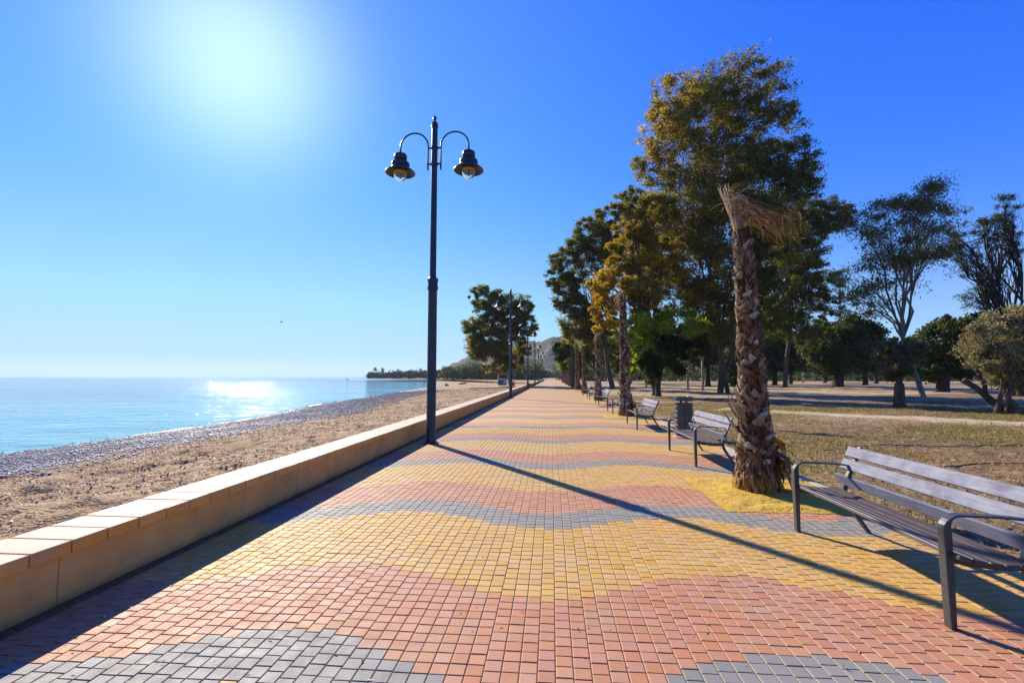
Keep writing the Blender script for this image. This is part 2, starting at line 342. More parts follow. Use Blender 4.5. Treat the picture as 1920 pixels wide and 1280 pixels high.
def frondmat():
    m = Mat('dry_palm_frond', .6, .3); t = m.attr('tint'); c = m.ramp(t, [(0, (.16,.07,.02)), (.5, (.36,.19,.06)), (.8, (.5,.38,.24)), (1, (.68,.62,.52))]); m.col(c)
    tr = m.N.new('ShaderNodeBsdfTranslucent'); m.lk(c, tr.inputs[0]); mx = m.N.new('ShaderNodeMixShader'); mx.inputs[0].default_value = .3
    m.lk(m.b.outputs[0], mx.inputs[1]); m.lk(tr.outputs[0], mx.inputs[2]); m.lk(mx.outputs[0], m.N['Material Output'].inputs[0]); return m.m
M['frond'] = frondmat()
M['hill'] = noisy('scrub_hillside', (.006,.02,.012), (.022,.036,.018), .06, .95, .8, 2.0, det=8)
M['foam'] = noisy('shore_foam', (.7,.75,.78), (.85,.88,.9), 6, .6, .4)
M['white'] = noisy('white_paint', (.62,.62,.6), (.8,.8,.78), 12, .6, .1)
M['blue'] = noisy('blue_plastic', (.02,.12,.35), (.03,.18,.46), 4, .4, .05)
M['concrete'] = noisy('pale_concrete', (.42,.38,.33), (.58,.54,.48), 6, .9, .4)
M['bin'] = noisy('grey_green_metal', (.035,.045,.045), (.06,.075,.075), 25, .33, .1, .002, spec=.6, stretch=(1,1,.3))
M['gold'] = noisy('warm_reflector', (.55,.33,.10), (.7,.45,.16), 10, .35, .05, metal=.3)
gm = Mat('clear_lamp_glass', .03, .5); gm.b.inputs['Transmission Weight'].default_value = .92; gm.b.inputs['IOR'].default_value = 1.15; gm.col((.97,.98,1.0)); M['glass'] = gm.m
# ------------------------------------------------------------------ shoreline and ground
SY = np.array([-80,0,15,24,30,43,67,115,180,240,300,360,400], float)
SX = np.array([-20,-19.6,-19.6,-19.55,-19.7,-22.8,-25.3,-31.5,-44,-62,-95,-150,-190], float)
def shore(y): return np.interp(y, SY, SX)
SEA = -1.2
# beach: displaced heightfield between the sea wall and the water
ys = [-14.0]
while ys[-1] < 290: ys.append(ys[-1]+max(.07, abs(ys[-1]-3)*.0075))
ys = np.array(ys); nu = 210; us = np.linspace(0, 1, nu)
YY, UU = np.meshgrid(ys, us, indexing='ij'); SHX = shore(YY)
XX = -3.86+(SHX-8+3.86)*UU
S = XX-SHX                                     # metres inland from the waterline
wdt = -3.86-SHX
tt = np.clip(S/wdt, 0, 1)
ZZ = np.where(S > 0, SEA+(1.2-.10)*np.minimum(1, 1.15*tt**.9), SEA+S*.12)
rough_ = np.clip(S/2.0, 0, 1)
fr = np.clip(1.6-YY/60, .25, 1)
ZZ = ZZ+rough_*(fbm(XX*.35, YY*.35, 3, 3)*.22+(fbm(XX*1.5, YY*1.5, 3, 9)*.10-np.clip(fbm(XX*3.4, YY*3.4, 2, 21)-.05,0,1)*.26)*fr*np.clip((S-6)/4, .15, 1))
ZZ = np.where(UU < .02, np.minimum(ZZ, .05), ZZ)
def grid(name, X, Y, Z, mat, attrs=None, smooth=True):
    a, b = X.shape; v = np.stack([X, Y, Z], -1).reshape(-1, 3); idx = np.arange(a*b).reshape(a, b)
    q = np.stack([idx[:-1,:-1], idx[1:,:-1], idx[1:,1:], idx[:-1,1:]], -1).reshape(-1, 4)
    me = bpy.data.meshes.new(name); me.vertices.add(len(v)); me.vertices.foreach_set('co', v.reshape(-1).astype(np.float32))
    me.loops.add(q.size); me.loops.foreach_set('vertex_index', q.reshape(-1).astype(np.int32))
    me.polygons.add(len(q)); me.polygons.foreach_set('loop_start', np.arange(0, q.size, 4, dtype=np.int32)); me.polygons.foreach_set('loop_total', np.full(len(q), 4, dtype=np.int32))
    for k, A in (attrs or {}).items():
        at = me.attributes.new(k, 'FLOAT', 'POINT'); at.data.foreach_set('value', A.reshape(-1).astype(np.float32))
    me.update(calc_edges=True); me.validate()
    o = finish(me, name, mat, None, smooth)
    if len(me.polygons) and me.polygons[0].normal.z < 0: me.flip_normals()
    return o
tag(grid('beach', XX, YY, ZZ, M['sand'], {'shore': S}), kind='structure')
# sea
def plane(name, x0, x1, y0, y1, z, mat, th=None):
    mb = MB(); mb.add([(x0,y0,z),(x1,y0,z),(x1,y1,z),(x0,y1,z)], [(0,1,2,3)]); return mb.build(name, mat)
tag(plane('sea', -3500, 3500, -3500, 3500, SEA, M['sea']), kind='structure')
# park ground: everything right of the promenade and the land beyond the beach, one sheet with the outline of the coast
mb = MB()
def land(nm, pts, z, mat):
    me = bpy.data.meshes.new(nm); bm = bmesh.new(); vs = [bm.verts.new((x, y, z)) for x, y in pts]; bm.faces.new(vs); bm.normal_update()
    if bm.faces[:][0].normal.z < 0: bmesh.ops.reverse_faces(bm, faces=bm.faces[:])
    bmesh.ops.triangulate(bm, faces=bm.faces[:]); bm.to_mesh(me); bm.free(); return finish(me, nm, mat)
tag(land('ground', [(-3.5,-60), (3500,-60), (3500,3500), (-60,3500), (-120,900), (-165,520), (-172,430), (-150,395), (-90,330), (-60,262), (-30,180), (-14,130), (-3.5,110)], -.012, M['dirt']), kind='structure')
# skirt of the land down to the sea beyond the beach
# detailed near park surface: gentle relief
gx = np.concatenate([np.linspace(3.95, 16, 150), np.linspace(16.3, 60, 110)]); gy = np.concatenate([np.linspace(-4, 26, 330), np.linspace(26.4, 90, 130)])
GY, GX = np.meshgrid(gy, gx, indexing='ij')
def soilz(GX, GY):
    GX = np.asarray(GX, float); GY = np.asarray(GY, float)
    ed = np.clip((GX-3.95)/.4, 0, 1)*np.clip((90-GY)/10, 0, 1)*np.clip((60-GX)/8, 0, 1)
    return np.maximum(-.004+ed*(.035+fbm(GX*.5, GY*.5, 3, 40)*.06+fbm(GX*3, GY*3, 3, 44)*.045), -.006)
ed = np.clip((GX-3.95)/.4, 0, 1)*np.clip((90-GY)/10, 0, 1)*np.clip((60-GX)/8, 0, 1)
GZ = soilz(GX, GY)
tag(grid('park_soil', GX, GY, GZ, M['dirt']), kind='structure')
# promenade base sheet and real blocks near the camera
YN = 15.0
mb = MB(); mb.add([(X0,-6,-.0085),(X1,-6,-.0085),(X1,YN,-.0085),(X0,YN,-.0085)], [(0,1,2,3)]); mb.add([(X0,YN,0),(X1,YN,0),(X1,420,0),(X0,420,0)], [(0,1,2,3)])
vs = []; g = .0014; ch = .0032
cols = int((X1-X0)/PW)
for i in range(cols):
    x0 = X0+i*PW; off = coff[i]
    r0 = int(math.floor(-1.0/PW+off)); r1 = int(math.ceil(YN/PW+off))
    for r in range(r0, r1):
        y0 = (r-off)*PW
        if y0 < 1.6-1.0 or y0 > YN-PW: continue
        za, zb, zc, zd = [rr.uniform(-.0006, .0006) for _ in range(4)]; dz = rr.gauss(0, .0009)
        a, b, c_, d = x0+g, x0+PW-g, y0+g, y0+PW-g
        lo = -.008; hi = dz
        B = [(a,c_,lo),(b,c_,lo),(b,d,lo),(a,d,lo)]; T0 = [(a,c_,hi-.003),(b,c_,hi-.003),(b,d,hi-.003),(a,d,hi-.003)]
        T1 = [(a+ch,c_+ch,hi+za),(b-ch,c_+ch,hi+zb),(b-ch,d-ch,hi+zc),(a+ch,d-ch,hi+zd)]
        n0 = len(vs); vs += B+T0+T1
nb = len(vs)//12; fs = []
for k in range(nb):
    n0 = 12*k; fs.append((n0+8,n0+9,n0+10,n0+11))
    for j in range(4):
        j2 = (j+1) % 4; fs.append((n0+j,n0+j2,n0+4+j2,n0+4+j)); fs.append((n0+4+j,n0+4+j2,n0+8+j2,n0+8+j))
mb.add(vs, fs); mb.build('promenade_paving', M['paving']); tag(bpy.data.objects['promenade_paving'], kind='structure')
# sub-base strip next to the paving edges + kerb
mb = MB(); y = -4.0
while y < 420:
    ln = 1.0 if y < 60 else 20.0
    mb.box((X1+.045, y+ln/2, -.03), (.08, ln-.008, .09)); y += ln
tag(mb.build('kerb', M['concrete'], bevel=0), kind='structure')
# ------------------------------------------------------------------ sea wall
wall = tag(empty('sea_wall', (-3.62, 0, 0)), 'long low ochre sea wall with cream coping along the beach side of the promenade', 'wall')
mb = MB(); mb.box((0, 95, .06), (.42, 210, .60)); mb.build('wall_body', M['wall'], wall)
mb = MB(); mb.box((.235, 95, .012), (.05, 210, .03)); mb.build('footing', M['mortar'], wall)
mb = MB(); mb.box((0, 95, .40), (.44, 210, .07)); mb.build('mortar_bed', M['mortar'], wall)
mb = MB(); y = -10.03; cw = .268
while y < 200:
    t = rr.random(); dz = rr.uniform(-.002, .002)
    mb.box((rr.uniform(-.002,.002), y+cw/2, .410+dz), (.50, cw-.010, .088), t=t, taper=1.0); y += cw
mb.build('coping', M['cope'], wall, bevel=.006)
# ------------------------------------------------------------------ street lamps
def lantern(mbp):
    pass
def make_lamp():
    root = empty('street_lamp')
    p = MB(); p.lathe([(.19,0),(.19,.02),(.135,.03),(.125,.10),(.112,.14),(.108,3.70),(.108,3.72),(.132,3.73),(.132,3.80),(.120,3.82),(.120,3.93),(.132,3.94),(.132,4.0),(.09,4.04),(.080,4.08),(.073,7.88),(.088,7.89),(.088,7.93),(.074,7.95),(.08,7.99),(.06,8.02),(.03,8.05),(.022,8.08),(.05,8.11),(.05,8.13),(.035,8.16),(.012,8.19),(.0,8.22)], n=28)
    p.build('pole', M['steel'], root, smooth=True).modifiers.new('e', 'EDGE_SPLIT').split_angle = R(35)
    d = MB(); d.box((0, -.112, .75), (.10, .012, .42)); d.build('access_door', M['steel'], root, bevel=.004)
    for s in (-1, 1):
        a = MB(); pts = [(s*.165, 0, 6.78), (s*.165, 0, 7.0), (s*.165, 0, 7.40)]
        for k in range(1, 15): th = PI-PI*k/14; pts.append((s*(.52+.355*math.cos(th)), 0, 7.40+.355*math.sin(th)))
        pts += [(s*.875, 0, 7.2)]
        a.tube(pts, .021, 10)
        for z in (6.93, 7.35): a.tube([(s*.06, 0, z), (s*.17, 0, z)], .024, 8)
        a.build('lamp_arm', M['steel'], root, smooth=True)
    for z in (6.93, 7.35):
        c = MB(); c.lathe([(.078, z-.035), (.09, z-.03), (.09, z+.03), (.078, z+.035)], n=20); c.build('clamp', M['steel'], root)
    for s in (-1, 1):
        x = s*.875
        l = MB(); l.lathe([(0,7.245),(.05,7.24),(.14,7.215),(.16,7.19),(.162,7.10),(.15,7.075),(.125,7.06),(.125,7.03),(.20,7.01),(.225,6.985),(.232,6.93),(.222,6.90),(.245,6.855),(.285,6.815),(.34,6.775),(.372,6.745),(.374,6.73),(.362,6.725),(.31,6.755),(.25,6.79),(.20,6.83)], (x,0,0), 28)
        sh = l.build('lamp_shade', M['steel'], root, smooth=True); sh.modifiers.new('e', 'EDGE_SPLIT').split_angle = R(50)
        l = MB(); l.lathe([(.172,6.82),(.172,6.76),(.168,6.69),(.15,6.62),(.115,6.555),(.07,6.515),(.03,6.495),(0,6.49)], (x,0,0), 24); l.build('glass_bowl', M['glass'], root, smooth=True)
        l = MB(); l.lathe([(.0,6.86),(.172,6.85),(.172,6.70),(.15,6.69),(.10,6.74),(.0,6.76)], (x,0,0), 20); l.lathe([(0,6.74),(.03,6.73),(.035,6.64),(.02,6.58),(0,6.57)], (x,0,0), 10); l.build('reflector', M['gold'], root, smooth=True)
    return root
lamp0 = make_lamp()
LL = ['tall black double-arm street lamp, the nearest one, standing against the sea wall',
      'second double-arm street lamp from the camera, seen against the seaside tree',
      'third double-arm street lamp along the wall, just right of the seaside tree',
      'fourth street lamp along the sea wall, far down the promenade',
      'fifth street lamp along the sea wall, far down the promenade',
      'sixth street lamp along the sea wall, very small in the distance',
      'seventh and farthest street lamp along the sea wall']
for i, yy in enumerate((11.17, 34.2, 58.5, 83, 107, 131, 155)):
    o = lamp0 if i == 0 else copy_tree(lamp0)
    o.location = (-2.92 if i == 0 else -3.02, yy, 0); tag(o, LL[i], 'street lamp', 'street lamps along the sea wall')
# slight real lean of the nearest pole is left out
# ------------------------------------------------------------------ benches
def bar(mb, pts, w, th, t=0):
    """flat bar in the xz plane, w wide along y; th thickness list or number"""
    n = len(pts); th = th if hasattr(th, '__len__') else [th]*n; P = [Vector((p[0], 0, p[1])) for p in pts]; vs = []
    for i in range(n):
        d = (P[min(i+1,n-1)]-P[max(i-1,0)]).normalized(); nn = Vector((d.z, 0, -d.x))
        for sy, so_ in ((-1,-1),(1,-1),(1,1),(-1,1)):
            q = P[i]+nn*th[i]/2*so_; vs.append((q.x, pts[i][2]+sy*w/2, q.z))
    fs = [(i*4+j, i*4+(j+1)%4, (i+1)*4+(j+1)%4, (i+1)*4+j) for i in range(n-1) for j in range(4)]+[(3,2,1,0), tuple((n-1)*4+j for j in range(4))]
    mb.add(vs, fs, t)
def make_bench():
    root = empty('park_bench')   # faces -x (the sea), origin at the front legs' line, middle
    for s in (-1, 1):
        y = s*.935; m = MB()
        pts = [(0,0,y),(0,.3,y),(0,.62,y)]; th = [.036,.046,.05]
        for k in range(1, 8): a = PI-PI/2*k/7; pts.append((.085+.085*math.cos(a), .62+.085*math.sin(a), y)); th.append(.05-.034*min(1, k/4))
        pts += [(.32,.70,y), (.50,.685,y), (.575,.665,y)]; th += [.014,.014,.014]
        bar(m, pts, .062, th); m.build('armrest', M['bench_steel'], root, bevel=.006)
        m = MB(); bar(m, [(.70,0,y),(.60,.15,y),(.50,.30,y),(.465,.40,y),(.50,.52,y),(.575,.68,y),(.66,.87,y)], .05, [.030,.036,.044,.048,.040,.034,.026])
        m.build('rear_leg', M['bench_steel'], root, bevel=.005)
        m = MB(); bar(m, [(.01,.425,y*.985),(.12,.405,y*.985),(.3,.385,y*.985),(.46,.385,y*.985)], .045, .038); m.build('seat_support', M['bench_steel'], root, bevel=.004)
    m = MB()
    for k, (x, z, a) in enumerate([(.045,.455,-14),(.135,.437,-9),(.225,.424,-5),(.315,.418,0),(.405,.424,7)]):
        m.box((x, 0, z), (.078, 2.06, .030), Matrix.Rotation(R(-a), 3, 'Y'))
    m.build('seat', M['seat_wood'], root, bevel=.006)
    m = MB()
    for x, z, a in ((.495,.535,-.34),(.565,.685,.42),(.620,.810,.42)):
        m.box((x-.022, 0, z), (.026, 2.10, .108), Matrix.Rotation(a, 3, 'Y'))
    m.build('backrest', M['wood'], root, bevel=.006)
    m = MB()
    for s in (-1, 1):
        for x, z in ((.505,.555),(.562,.680),(.617,.805)):
            for dz in (-.028, .028): m.lathe([(.009,0),(.009,.004),(.004,.007),(0,.007)], (0,0,0), 8)
            break
    return root
b0 = make_bench()
BL = ['nearest bench at the right edge, lilac grey slats and dark steel arms',
      'second bench from the camera, partly behind the nearest palm trunk',
      'third bench, standing clear between the litter bin and the second palm trunk',
      'fourth bench, half hidden behind the second palm trunk',
      'fifth bench, tiny, between the second and third palm trunks',
      'sixth bench, tiny, beyond the third palm trunk', 'farthest bench in the row under the trees']
for i, yy in enumerate((4.27, 9.62, 15.45, 21.2, 27.4, 34, 40.5)):
    o = b0 if i == 0 else copy_tree(b0)
    o.location = (2.53+.012*i, yy, 0); tag(o, BL[i], 'bench', 'benches along the promenade')
# concrete pads behind the benches
mb = MB()
for yy in (9.62, 15.45, 21.2, 27.4): mb.box((3.70, yy-.1, .006), (.16, 2.3, .02))
tag(mb.build('concrete_strip', M['concrete']), kind='structure')
# ------------------------------------------------------------------ litter bin
lb = tag(empty('litter_bin', (3.46, 12.75, 0)), 'tall round dark metal litter bin between the second and third benches', 'litter bin')
m = MB(); prof = [(.20,.06),(.235,.07),(.235,.10)]
for k in range(6): z = .12+k*.12; prof += [(.232, z), (.232, z+.1), (.227, z+.105), (.227, z+.115)]
prof += [(.232,.86),(.242,.87),(.242,.90)]; m.lathe(prof, n=32); m.build('body', M['bin'], lb, smooth=True).modifiers.new('e', 'EDGE_SPLIT').split_angle = R(30)
m = MB(); m.lathe([(.242,.96),(.256,.965),(.256,1.02),(.25,1.05),(.19,1.07),(.12,1.075),(.10,1.05),(0,1.05)], n=32); m.build('lid', M['bin'], lb, smooth=True).modifiers.new('e', 'EDGE_SPLIT').split_angle = R(30)
for s in (-1, 1): m = MB(); m.box((0, s*.262, .5), (.06, .03, 1.0)); m.build('side_post', M['bin'], lb, bevel=.005)
m = MB(); m.lathe([(.28,0),(.28,.03),(.25,.045),(.2,.06)], n=28); m.build('base', M['concrete'], lb)
# ------------------------------------------------------------------ tree pits of yellow sand
def pit(x, y, w, l, name='tree_pit_sand'):
    nx, ny = 50, 50; a = np.linspace(-w/2, w/2, nx); b = np.linspace(-l/2, l/2, ny); B, A = np.meshgrid(b, a, indexing='ij')
    e = np.minimum(w/2-np.abs(A), l/2-np.abs(B)); Z = .004+np.clip(e/.15, 0, 1)*(.010+.03*np.exp(-(A**2+B**2)/.35)+fbm(A*5+x, B*5+y, 3, 5)*.03+.004)
    Z = np.maximum(Z, .004); return tag(grid(name, A+x, B+y, Z, M['pit']), kind='structure')
PY = [6.84, 19.2, 31.07, 43.8, 55.5, 67.5, 79.5, 91.5, 104, 118, 133]
for yy in PY[:5]: pit(2.93, yy-.05, 1.75, 1.85)
# ------------------------------------------------------------------ dead palms
def make_palm(hgt, lean, seed, fronds=True, detail=1.0, top_r=.105):
    r_ = random.Random(seed); root = empty('palm_trunk_tree')
    def axis(z): k = z/hgt; return Vector((lean[0]*k**1.2, lean[1]*k, z))
    def rad(z):
        k = z/hgt; r = .285-.09*min(1, z) if z < 1.0 else .195-(.195-top_r)*max(0, (k-.27)/.73)**.85
        if z < .45: r = .33-.12*z/.45*.6
        return r
    core = MB(); zs = np.linspace(-.05, hgt, 30); core.tube([axis(z) if z > 0 else Vector((0,0,z)) for z in zs], [rad(z)*.86 for z in zs], 16, t=.12)
    # leaf-base boots in a spiral
    z = .42; k = 0; step = .0115/detail
    while z < hgt-.05:
        th = k*2.39996+r_.uniform(-.15,.15); r = rad(z); c = axis(z); o = Vector((math.cos(th), math.sin(th), 0)); s = Vector((-math.sin(th), math.cos(th), 0)); up = Vector((0,0,1))
        q_ = 1-.35*z/hgt; wd_ = r*r_.uniform(.5,.85); hh = r_.uniform(.09,.22)*q_; lift = r_.choice([r_.uniform(.0,.03), r_.uniform(.01,.055)])*q_; tw = r_.uniform(-.08,.08)
        b1 = c+o*(r*.83)-up*hh*.5; t1 = c+o*(r*1.0+lift)+up*hh*.55+s*tw
        P = [b1-s*wd_*.35, b1+s*wd_*.35, c+o*(r*1.0)+s*wd_*.5, t1+s*wd_*.16, t1-s*wd_*.16, c+o*(r*1.0)-s*wd_*.5, c+o*(r*1.05+lift*.5), t1-o*.05-s*wd_*.12, t1-o*.05+s*wd_*.12, c+o*(r*.85)+s*wd_*.5, c+o*(r*.85)-s*wd_*.5]
        core.add([tuple(p) for p in P], [(0,1,6),(1,2,6),(2,3,6),(3,4,6),(4,5,6),(5,0,6),(4,3,8,7),(3,2,9,8),(5,4,7,10)], min(1, max(0, r_.gauss(.48,.30))))
        z += step*r_.uniform(.8,1.2); k += 1
    for k in range(int(700*detail)):   # loose fibres
        th = r_.uniform(0, 2*PI); z0 = r_.uniform(.4, hgt-.1); r = rad(z0); o = Vector((math.cos(th), math.sin(th), 0)); s = Vector((-math.sin(th), math.cos(th), 0)); ln = r_.uniform(.06,.2); w = r_.uniform(.002,.006)
        a = axis(z0)+o*(r*1.0+.005); b = a+Vector((0,0,ln*r_.choice([-1,1])))+s*r_.uniform(-.07,.07)+o*r_.uniform(0,.05)
        core.add([tuple(a-s*w), tuple(a+s*w), tuple(b+s*w*.3), tuple(b-s*w*.3)], [(0,1,2,3)], r_.uniform(.3,1))
    # frayed skirt at the foot
    for k in range(int(420*detail)):
        th = r_.uniform(0, 2*PI); z0 = r_.choice([r_.uniform(.12,.75), r_.uniform(.3,.5)]); r = rad(z0); o = Vector((math.cos(th), math.sin(th), 0)); s = Vector((-math.sin(th), math.cos(th), 0))
        ln = r_.uniform(.15,.38); out_ = r_.uniform(.02,.10); w = r_.uniform(.008,.035)
        a = Vector((0,0,z0))+o*r*.92; b = a+o*out_*.8-Vector((0,0,ln*.45))+s*r_.uniform(-.04,.04); c = a+o*out_*.7-Vector((0,0,min(ln, z0-.0)))+s*r_.uniform(-.08,.08)
        c.z = max(c.z, .0)
        core.add([tuple(a-s*w), tuple(a+s*w), tuple(b+s*w*.8), tuple(b-s*w*.8), tuple(c+s*w*.3), tuple(c-s*w*.3)], [(0,1,2,3),(3,2,4,5)], min(1, max(0, r_.gauss(.38,.22))))
    # broken leaf stalks and hanging leaf bases
    def done(q, nm):
        if detail == 1.0: q.build(nm, M['frond'], root)
    for k in range(14):
        st = MB() if detail == 1.0 else core
        th = r_.uniform(2.2,4.1); z0 = r_.uniform(.75,1.35); r = rad(z0); o = Vector((math.cos(th), math.sin(th), 0)); a = axis(z0)+o*r*.9; ln = r_.uniform(.15,.5)
        b = a+o*ln*.45+Vector((0,0,ln*.7))+Vector((0, r_.uniform(-.1,.1), 0)); st.tube([a, (a+b)/2+o*.015, b], [.020,.014,.006], 5, t=r_.uniform(.6,1)); done(st, 'broken_stalk')
    for k in range(12):
        st = MB() if detail == 1.0 else core
        th = r_.uniform(-1.1,.5); z0 = r_.uniform(.35,.8); r = rad(z0); o = Vector((math.cos(th), math.sin(th), 0)); a = Vector((0,0,z0))+o*r*.85; b = a+o*r_.uniform(.12,.25)-Vector((0,0,r_.uniform(.05,.25)))
        s = Vector((-math.sin(th), math.cos(th), 0)); w = r_.uniform(.04,.09); c = b+o*.05-Vector((0,0,r_.uniform(.1,.25))); c.z = max(c.z,.02); b.z = max(b.z,.1)
        st.add([tuple(a-s*w), tuple(a+s*w), tuple(b+s*w*.9), tuple(b-s*w*.9), tuple(c+s*w*.2), tuple(c-s*w*.2)], [(0,1,2,3),(3,2,4,5)], r_.uniform(.1,.6)); done(st, 'hanging_leaf_base')
    core.build('trunk', M['palm'], root)
    return root, axis, rad
def strand(mb, pts, w0, w1, t, side=None):
    n = len(pts); vs = []
    for i, p in enumerate(pts):
        d = (pts[min(i+1,n-1)]-pts[max(i-1,0)]).normalized(); s = (side or Vector((0,1,0))); s = (s-d*s.dot(d)).normalized(); w = w0+(w1-w0)*i/(n-1)
        vs += [tuple(p-s*w/2), tuple(p+s*w/2)]
    mb.add(vs, [(2*i, 2*i+1, 2*i+3, 2*i+2) for i in range(n-1)], t)
def bez(a, b, c, d, n):
    return [a*(1-t)**3+b*3*t*(1-t)**2+c*3*t*t*(1-t)+d*t**3 for t in [i/(n-1) for i in range(n)]]
p0, ax0, rd0 = make_palm(3.72, (-.10, 0), 3)
p0.location = (2.86, 6.9, 0)
def head(root, hgt, top, seed, k_=1.0):
    r_ = random.Random(seed); f = MB(); A = top
    for k in range(150):
        # stalk fibres: rise from the trunk to the pale folded knee, then hang to the right
        q = r_.random(); a = A+Vector((r_.uniform(-.07,.09), r_.uniform(-.08,.08), r_.uniform(-.16,.06)))
        knee = A+Vector((-.30+q*.30+r_.uniform(-.05,.06), r_.uniform(-.10,.10), .80-q*.24+r_.uniform(-.14,.04)))*k_
        if k < 55:      # pale fibres between trunk and knee
            pts = bez(a, a+Vector((-.08,0,.22)), knee+Vector((.06,0,-.25)), knee, 7); strand(f, pts, .016, .010, r_.uniform(.62,1.0), Vector((r_.uniform(-1,1), r_.uniform(-1,1), 0)))
        else:           # drooping segments
            st = knee.lerp(a, r_.uniform(0,.65)); e = A+Vector((r_.uniform(.0,.78), r_.uniform(-.3,.3), 0)); e.z = A.z+.52-abs(e.x-A.x)*.55-r_.uniform(0,.38)
            pts = bez(st, st+Vector((.10,0,.06)), st.lerp(e,.6)+Vector((.03,0,.16)), e, 8)
            x = (e.x-A.x)/.8; strand(f, pts, r_.uniform(.014,.034), .004, min(1, max(0, .95-x*.75+r_.uniform(-.28,.22))), Vector((r_.uniform(-1,1), r_.uniform(-1,1), r_.uniform(-.4,.4))))
    for k in range(45): # tattered tips
        e0 = A+Vector((r_.uniform(.25,.72), r_.uniform(-.25,.25), r_.uniform(.05,.40))); e1 = e0+Vector((r_.uniform(0,.16), r_.uniform(-.06,.06), -r_.uniform(.15,.34)))
        strand(f, bez(e0, e0+Vector((.06,0,.02)), e1+Vector((0,0,.08)), e1, 5), r_.uniform(.012,.03), .003, r_.uniform(.0,.5), Vector((r_.uniform(-1,1), r_.uniform(-1,1), 0)))
    for k in range(26):   # stray strands blown up and to the left
        e0 = A+Vector((-.25+r_.uniform(-.05,.25), r_.uniform(-.08,.08), r_.uniform(.35,.72))); e1 = e0+Vector((r_.choice([-.22,.35])*r_.random(), r_.uniform(-.1,.1), r_.uniform(-.12,.14)))
        strand(f, bez(e0, e0.lerp(e1,.3)+Vector((0,0,.04)), e0.lerp(e1,.7)+Vector((0,0,.03)), e1, 5), .010, .003, r_.uniform(.4,1), Vector((r_.uniform(-1,1), r_.uniform(-1,1), 0)))
    f.build('dry_fronds', M['frond'], root)
head(p0, 3.7, ax0(3.62), 5)
tag(p0, 'nearest palm trunk, rough and bare, one tuft of dry fronds on top', 'palm', 'palm trunks along the promenade')
p1, ax1, rd1 = make_palm(4.85, (-.06, .1), 9, detail=.9, top_r=.13); p1.location = (2.96, 19.2, 0)
PLn = ['second palm trunk from the camera, taller, beside the third bench', 'third palm trunk from the camera along the paving',
       'fourth palm trunk from the camera along the paving', 'fifth palm trunk from the camera', 'sixth palm trunk in the receding row', 'seventh palm trunk in the receding row',
       'eighth palm trunk in the receding row', 'ninth palm trunk in the receding row', 'tenth palm trunk, close to the far end of the row', 'last and smallest palm trunk at the far end of the row']
f = MB()
for k in range(70):
    a = ax1(4.8); th = rr.uniform(0, 2*PI); o = Vector((math.cos(th), math.sin(th), 0)); e = a+o*rr.uniform(.1,.32)+Vector((-.05,0,rr.uniform(-.5,.25)))
    strand(f, bez(a, a+Vector((0,0,.3)), e+Vector((0,0,.3)), e, 6), .03, .006, rr.uniform(.2,1), Vector((rr.uniform(-1,1), rr.uniform(-1,1), 0)))
f.build('dry_fronds', M['frond'], p1)
for i, yy in enumerate(PY[1:]):
    o = p1 if i == 0 else copy_tree(p1)
    if i: o.location = (3.0+rr.uniform(-.06,.06), yy, 0); o.rotation_euler = (0, 0, rr.uniform(-1,1)); k = rr.uniform(.85,1.15); o.scale = (k*1.1, k*1.1, k)
    tag(o, PLn[i], 'palm', 'palm trunks along the promenade')
# ------------------------------------------------------------------ trees
def leaves(blobs, n, size, asp=.32, droop=.5, puff=.26, npf=None, sd=0, shell=.55):
    """blobs: list of (centre, (rx,ry,rz), weight, tint). returns quads, tints, puff centres"""
    rg = np.random.default_rng(sd); ws = np.array([b[2]*b[1][0]*b[1][2] for b in blobs]); ws = ws/ws.sum(); V = []; T = []; PC = []
    for (c, r, w, tint), q in zip(blobs, ws):
        k = int(n*q)
        if k < 5: continue
        c = np.array(c); r = np.array(r)
        m = max(5, int((npf or 34)*(r[0]*r[2])**.5/3))
        d = rg.normal(size=(m, 3)); d /= np.linalg.norm(d, axis=1)[:, None]; rad = (shell+(1-shell)*rg.random(m))**.8
        pc = d*rad[:, None]; pcw = c+pc*r
        PC += [tuple(p) for p in pcw]
        pr = puff*(.6+.8*rg.random(m)); which = rg.integers(0, m, k)
        g = rg.normal(size=(k, 3))*.42; pos = pcw[which]+g*(pr[which][:, None]*r.mean()*np.array([1.15,1.15,.8]))
        # leaf frames
        ax = rg.normal(size=(k, 3)); ax /= np.linalg.norm(ax, axis=1)[:, None]; ax[:, 2] = ax[:, 2]*(1-droop)-droop; ax /= np.linalg.norm(ax, axis=1)[:, None]
        sd_ = np.cross(ax, rg.normal(size=(k, 3))); sd_ /= np.linalg.norm(sd_, axis=1)[:, None]
        L_ = size*(.6+.8*rg.random(k))[:, None]; Wd = L_*asp
        P = np.stack([pos-ax*L_*.5, pos+sd_*Wd*.5-ax*L_*.08, pos+ax*L_*.5, pos-sd_*Wd*.5-ax*L_*.08], 1); V.append(P)
        pt = rg.normal(size=m)*.10; T.append(np.clip(tint+pt[which]+rg.normal(size=k)*.10, 0, 1))
    return np.concatenate(V), np.concatenate(T), PC
def limb(mb, a, b, r0, r1, rg, sag=.12, n=7, w=.05):
    a = Vector(a); b = Vector(b); d = b-a; ln = d.length; c1 = a+Vector((d.x*.15, d.y*.15, d.z*.45)); c2 = a+Vector((d.x*.62, d.y*.62, d.z*.78))
    pts = bez(a, c1, c2, b, n)
    for i in range(1, n-1): pts[i] += Vector((rg.uniform(-1,1), rg.uniform(-1,1), rg.uniform(-.5,.5)))*ln*w
    mb.tube(pts, [r0+(r1-r0)*i/(n-1) for i in range(n)], 7 if r0 > .05 else 5, cap=False); return pts
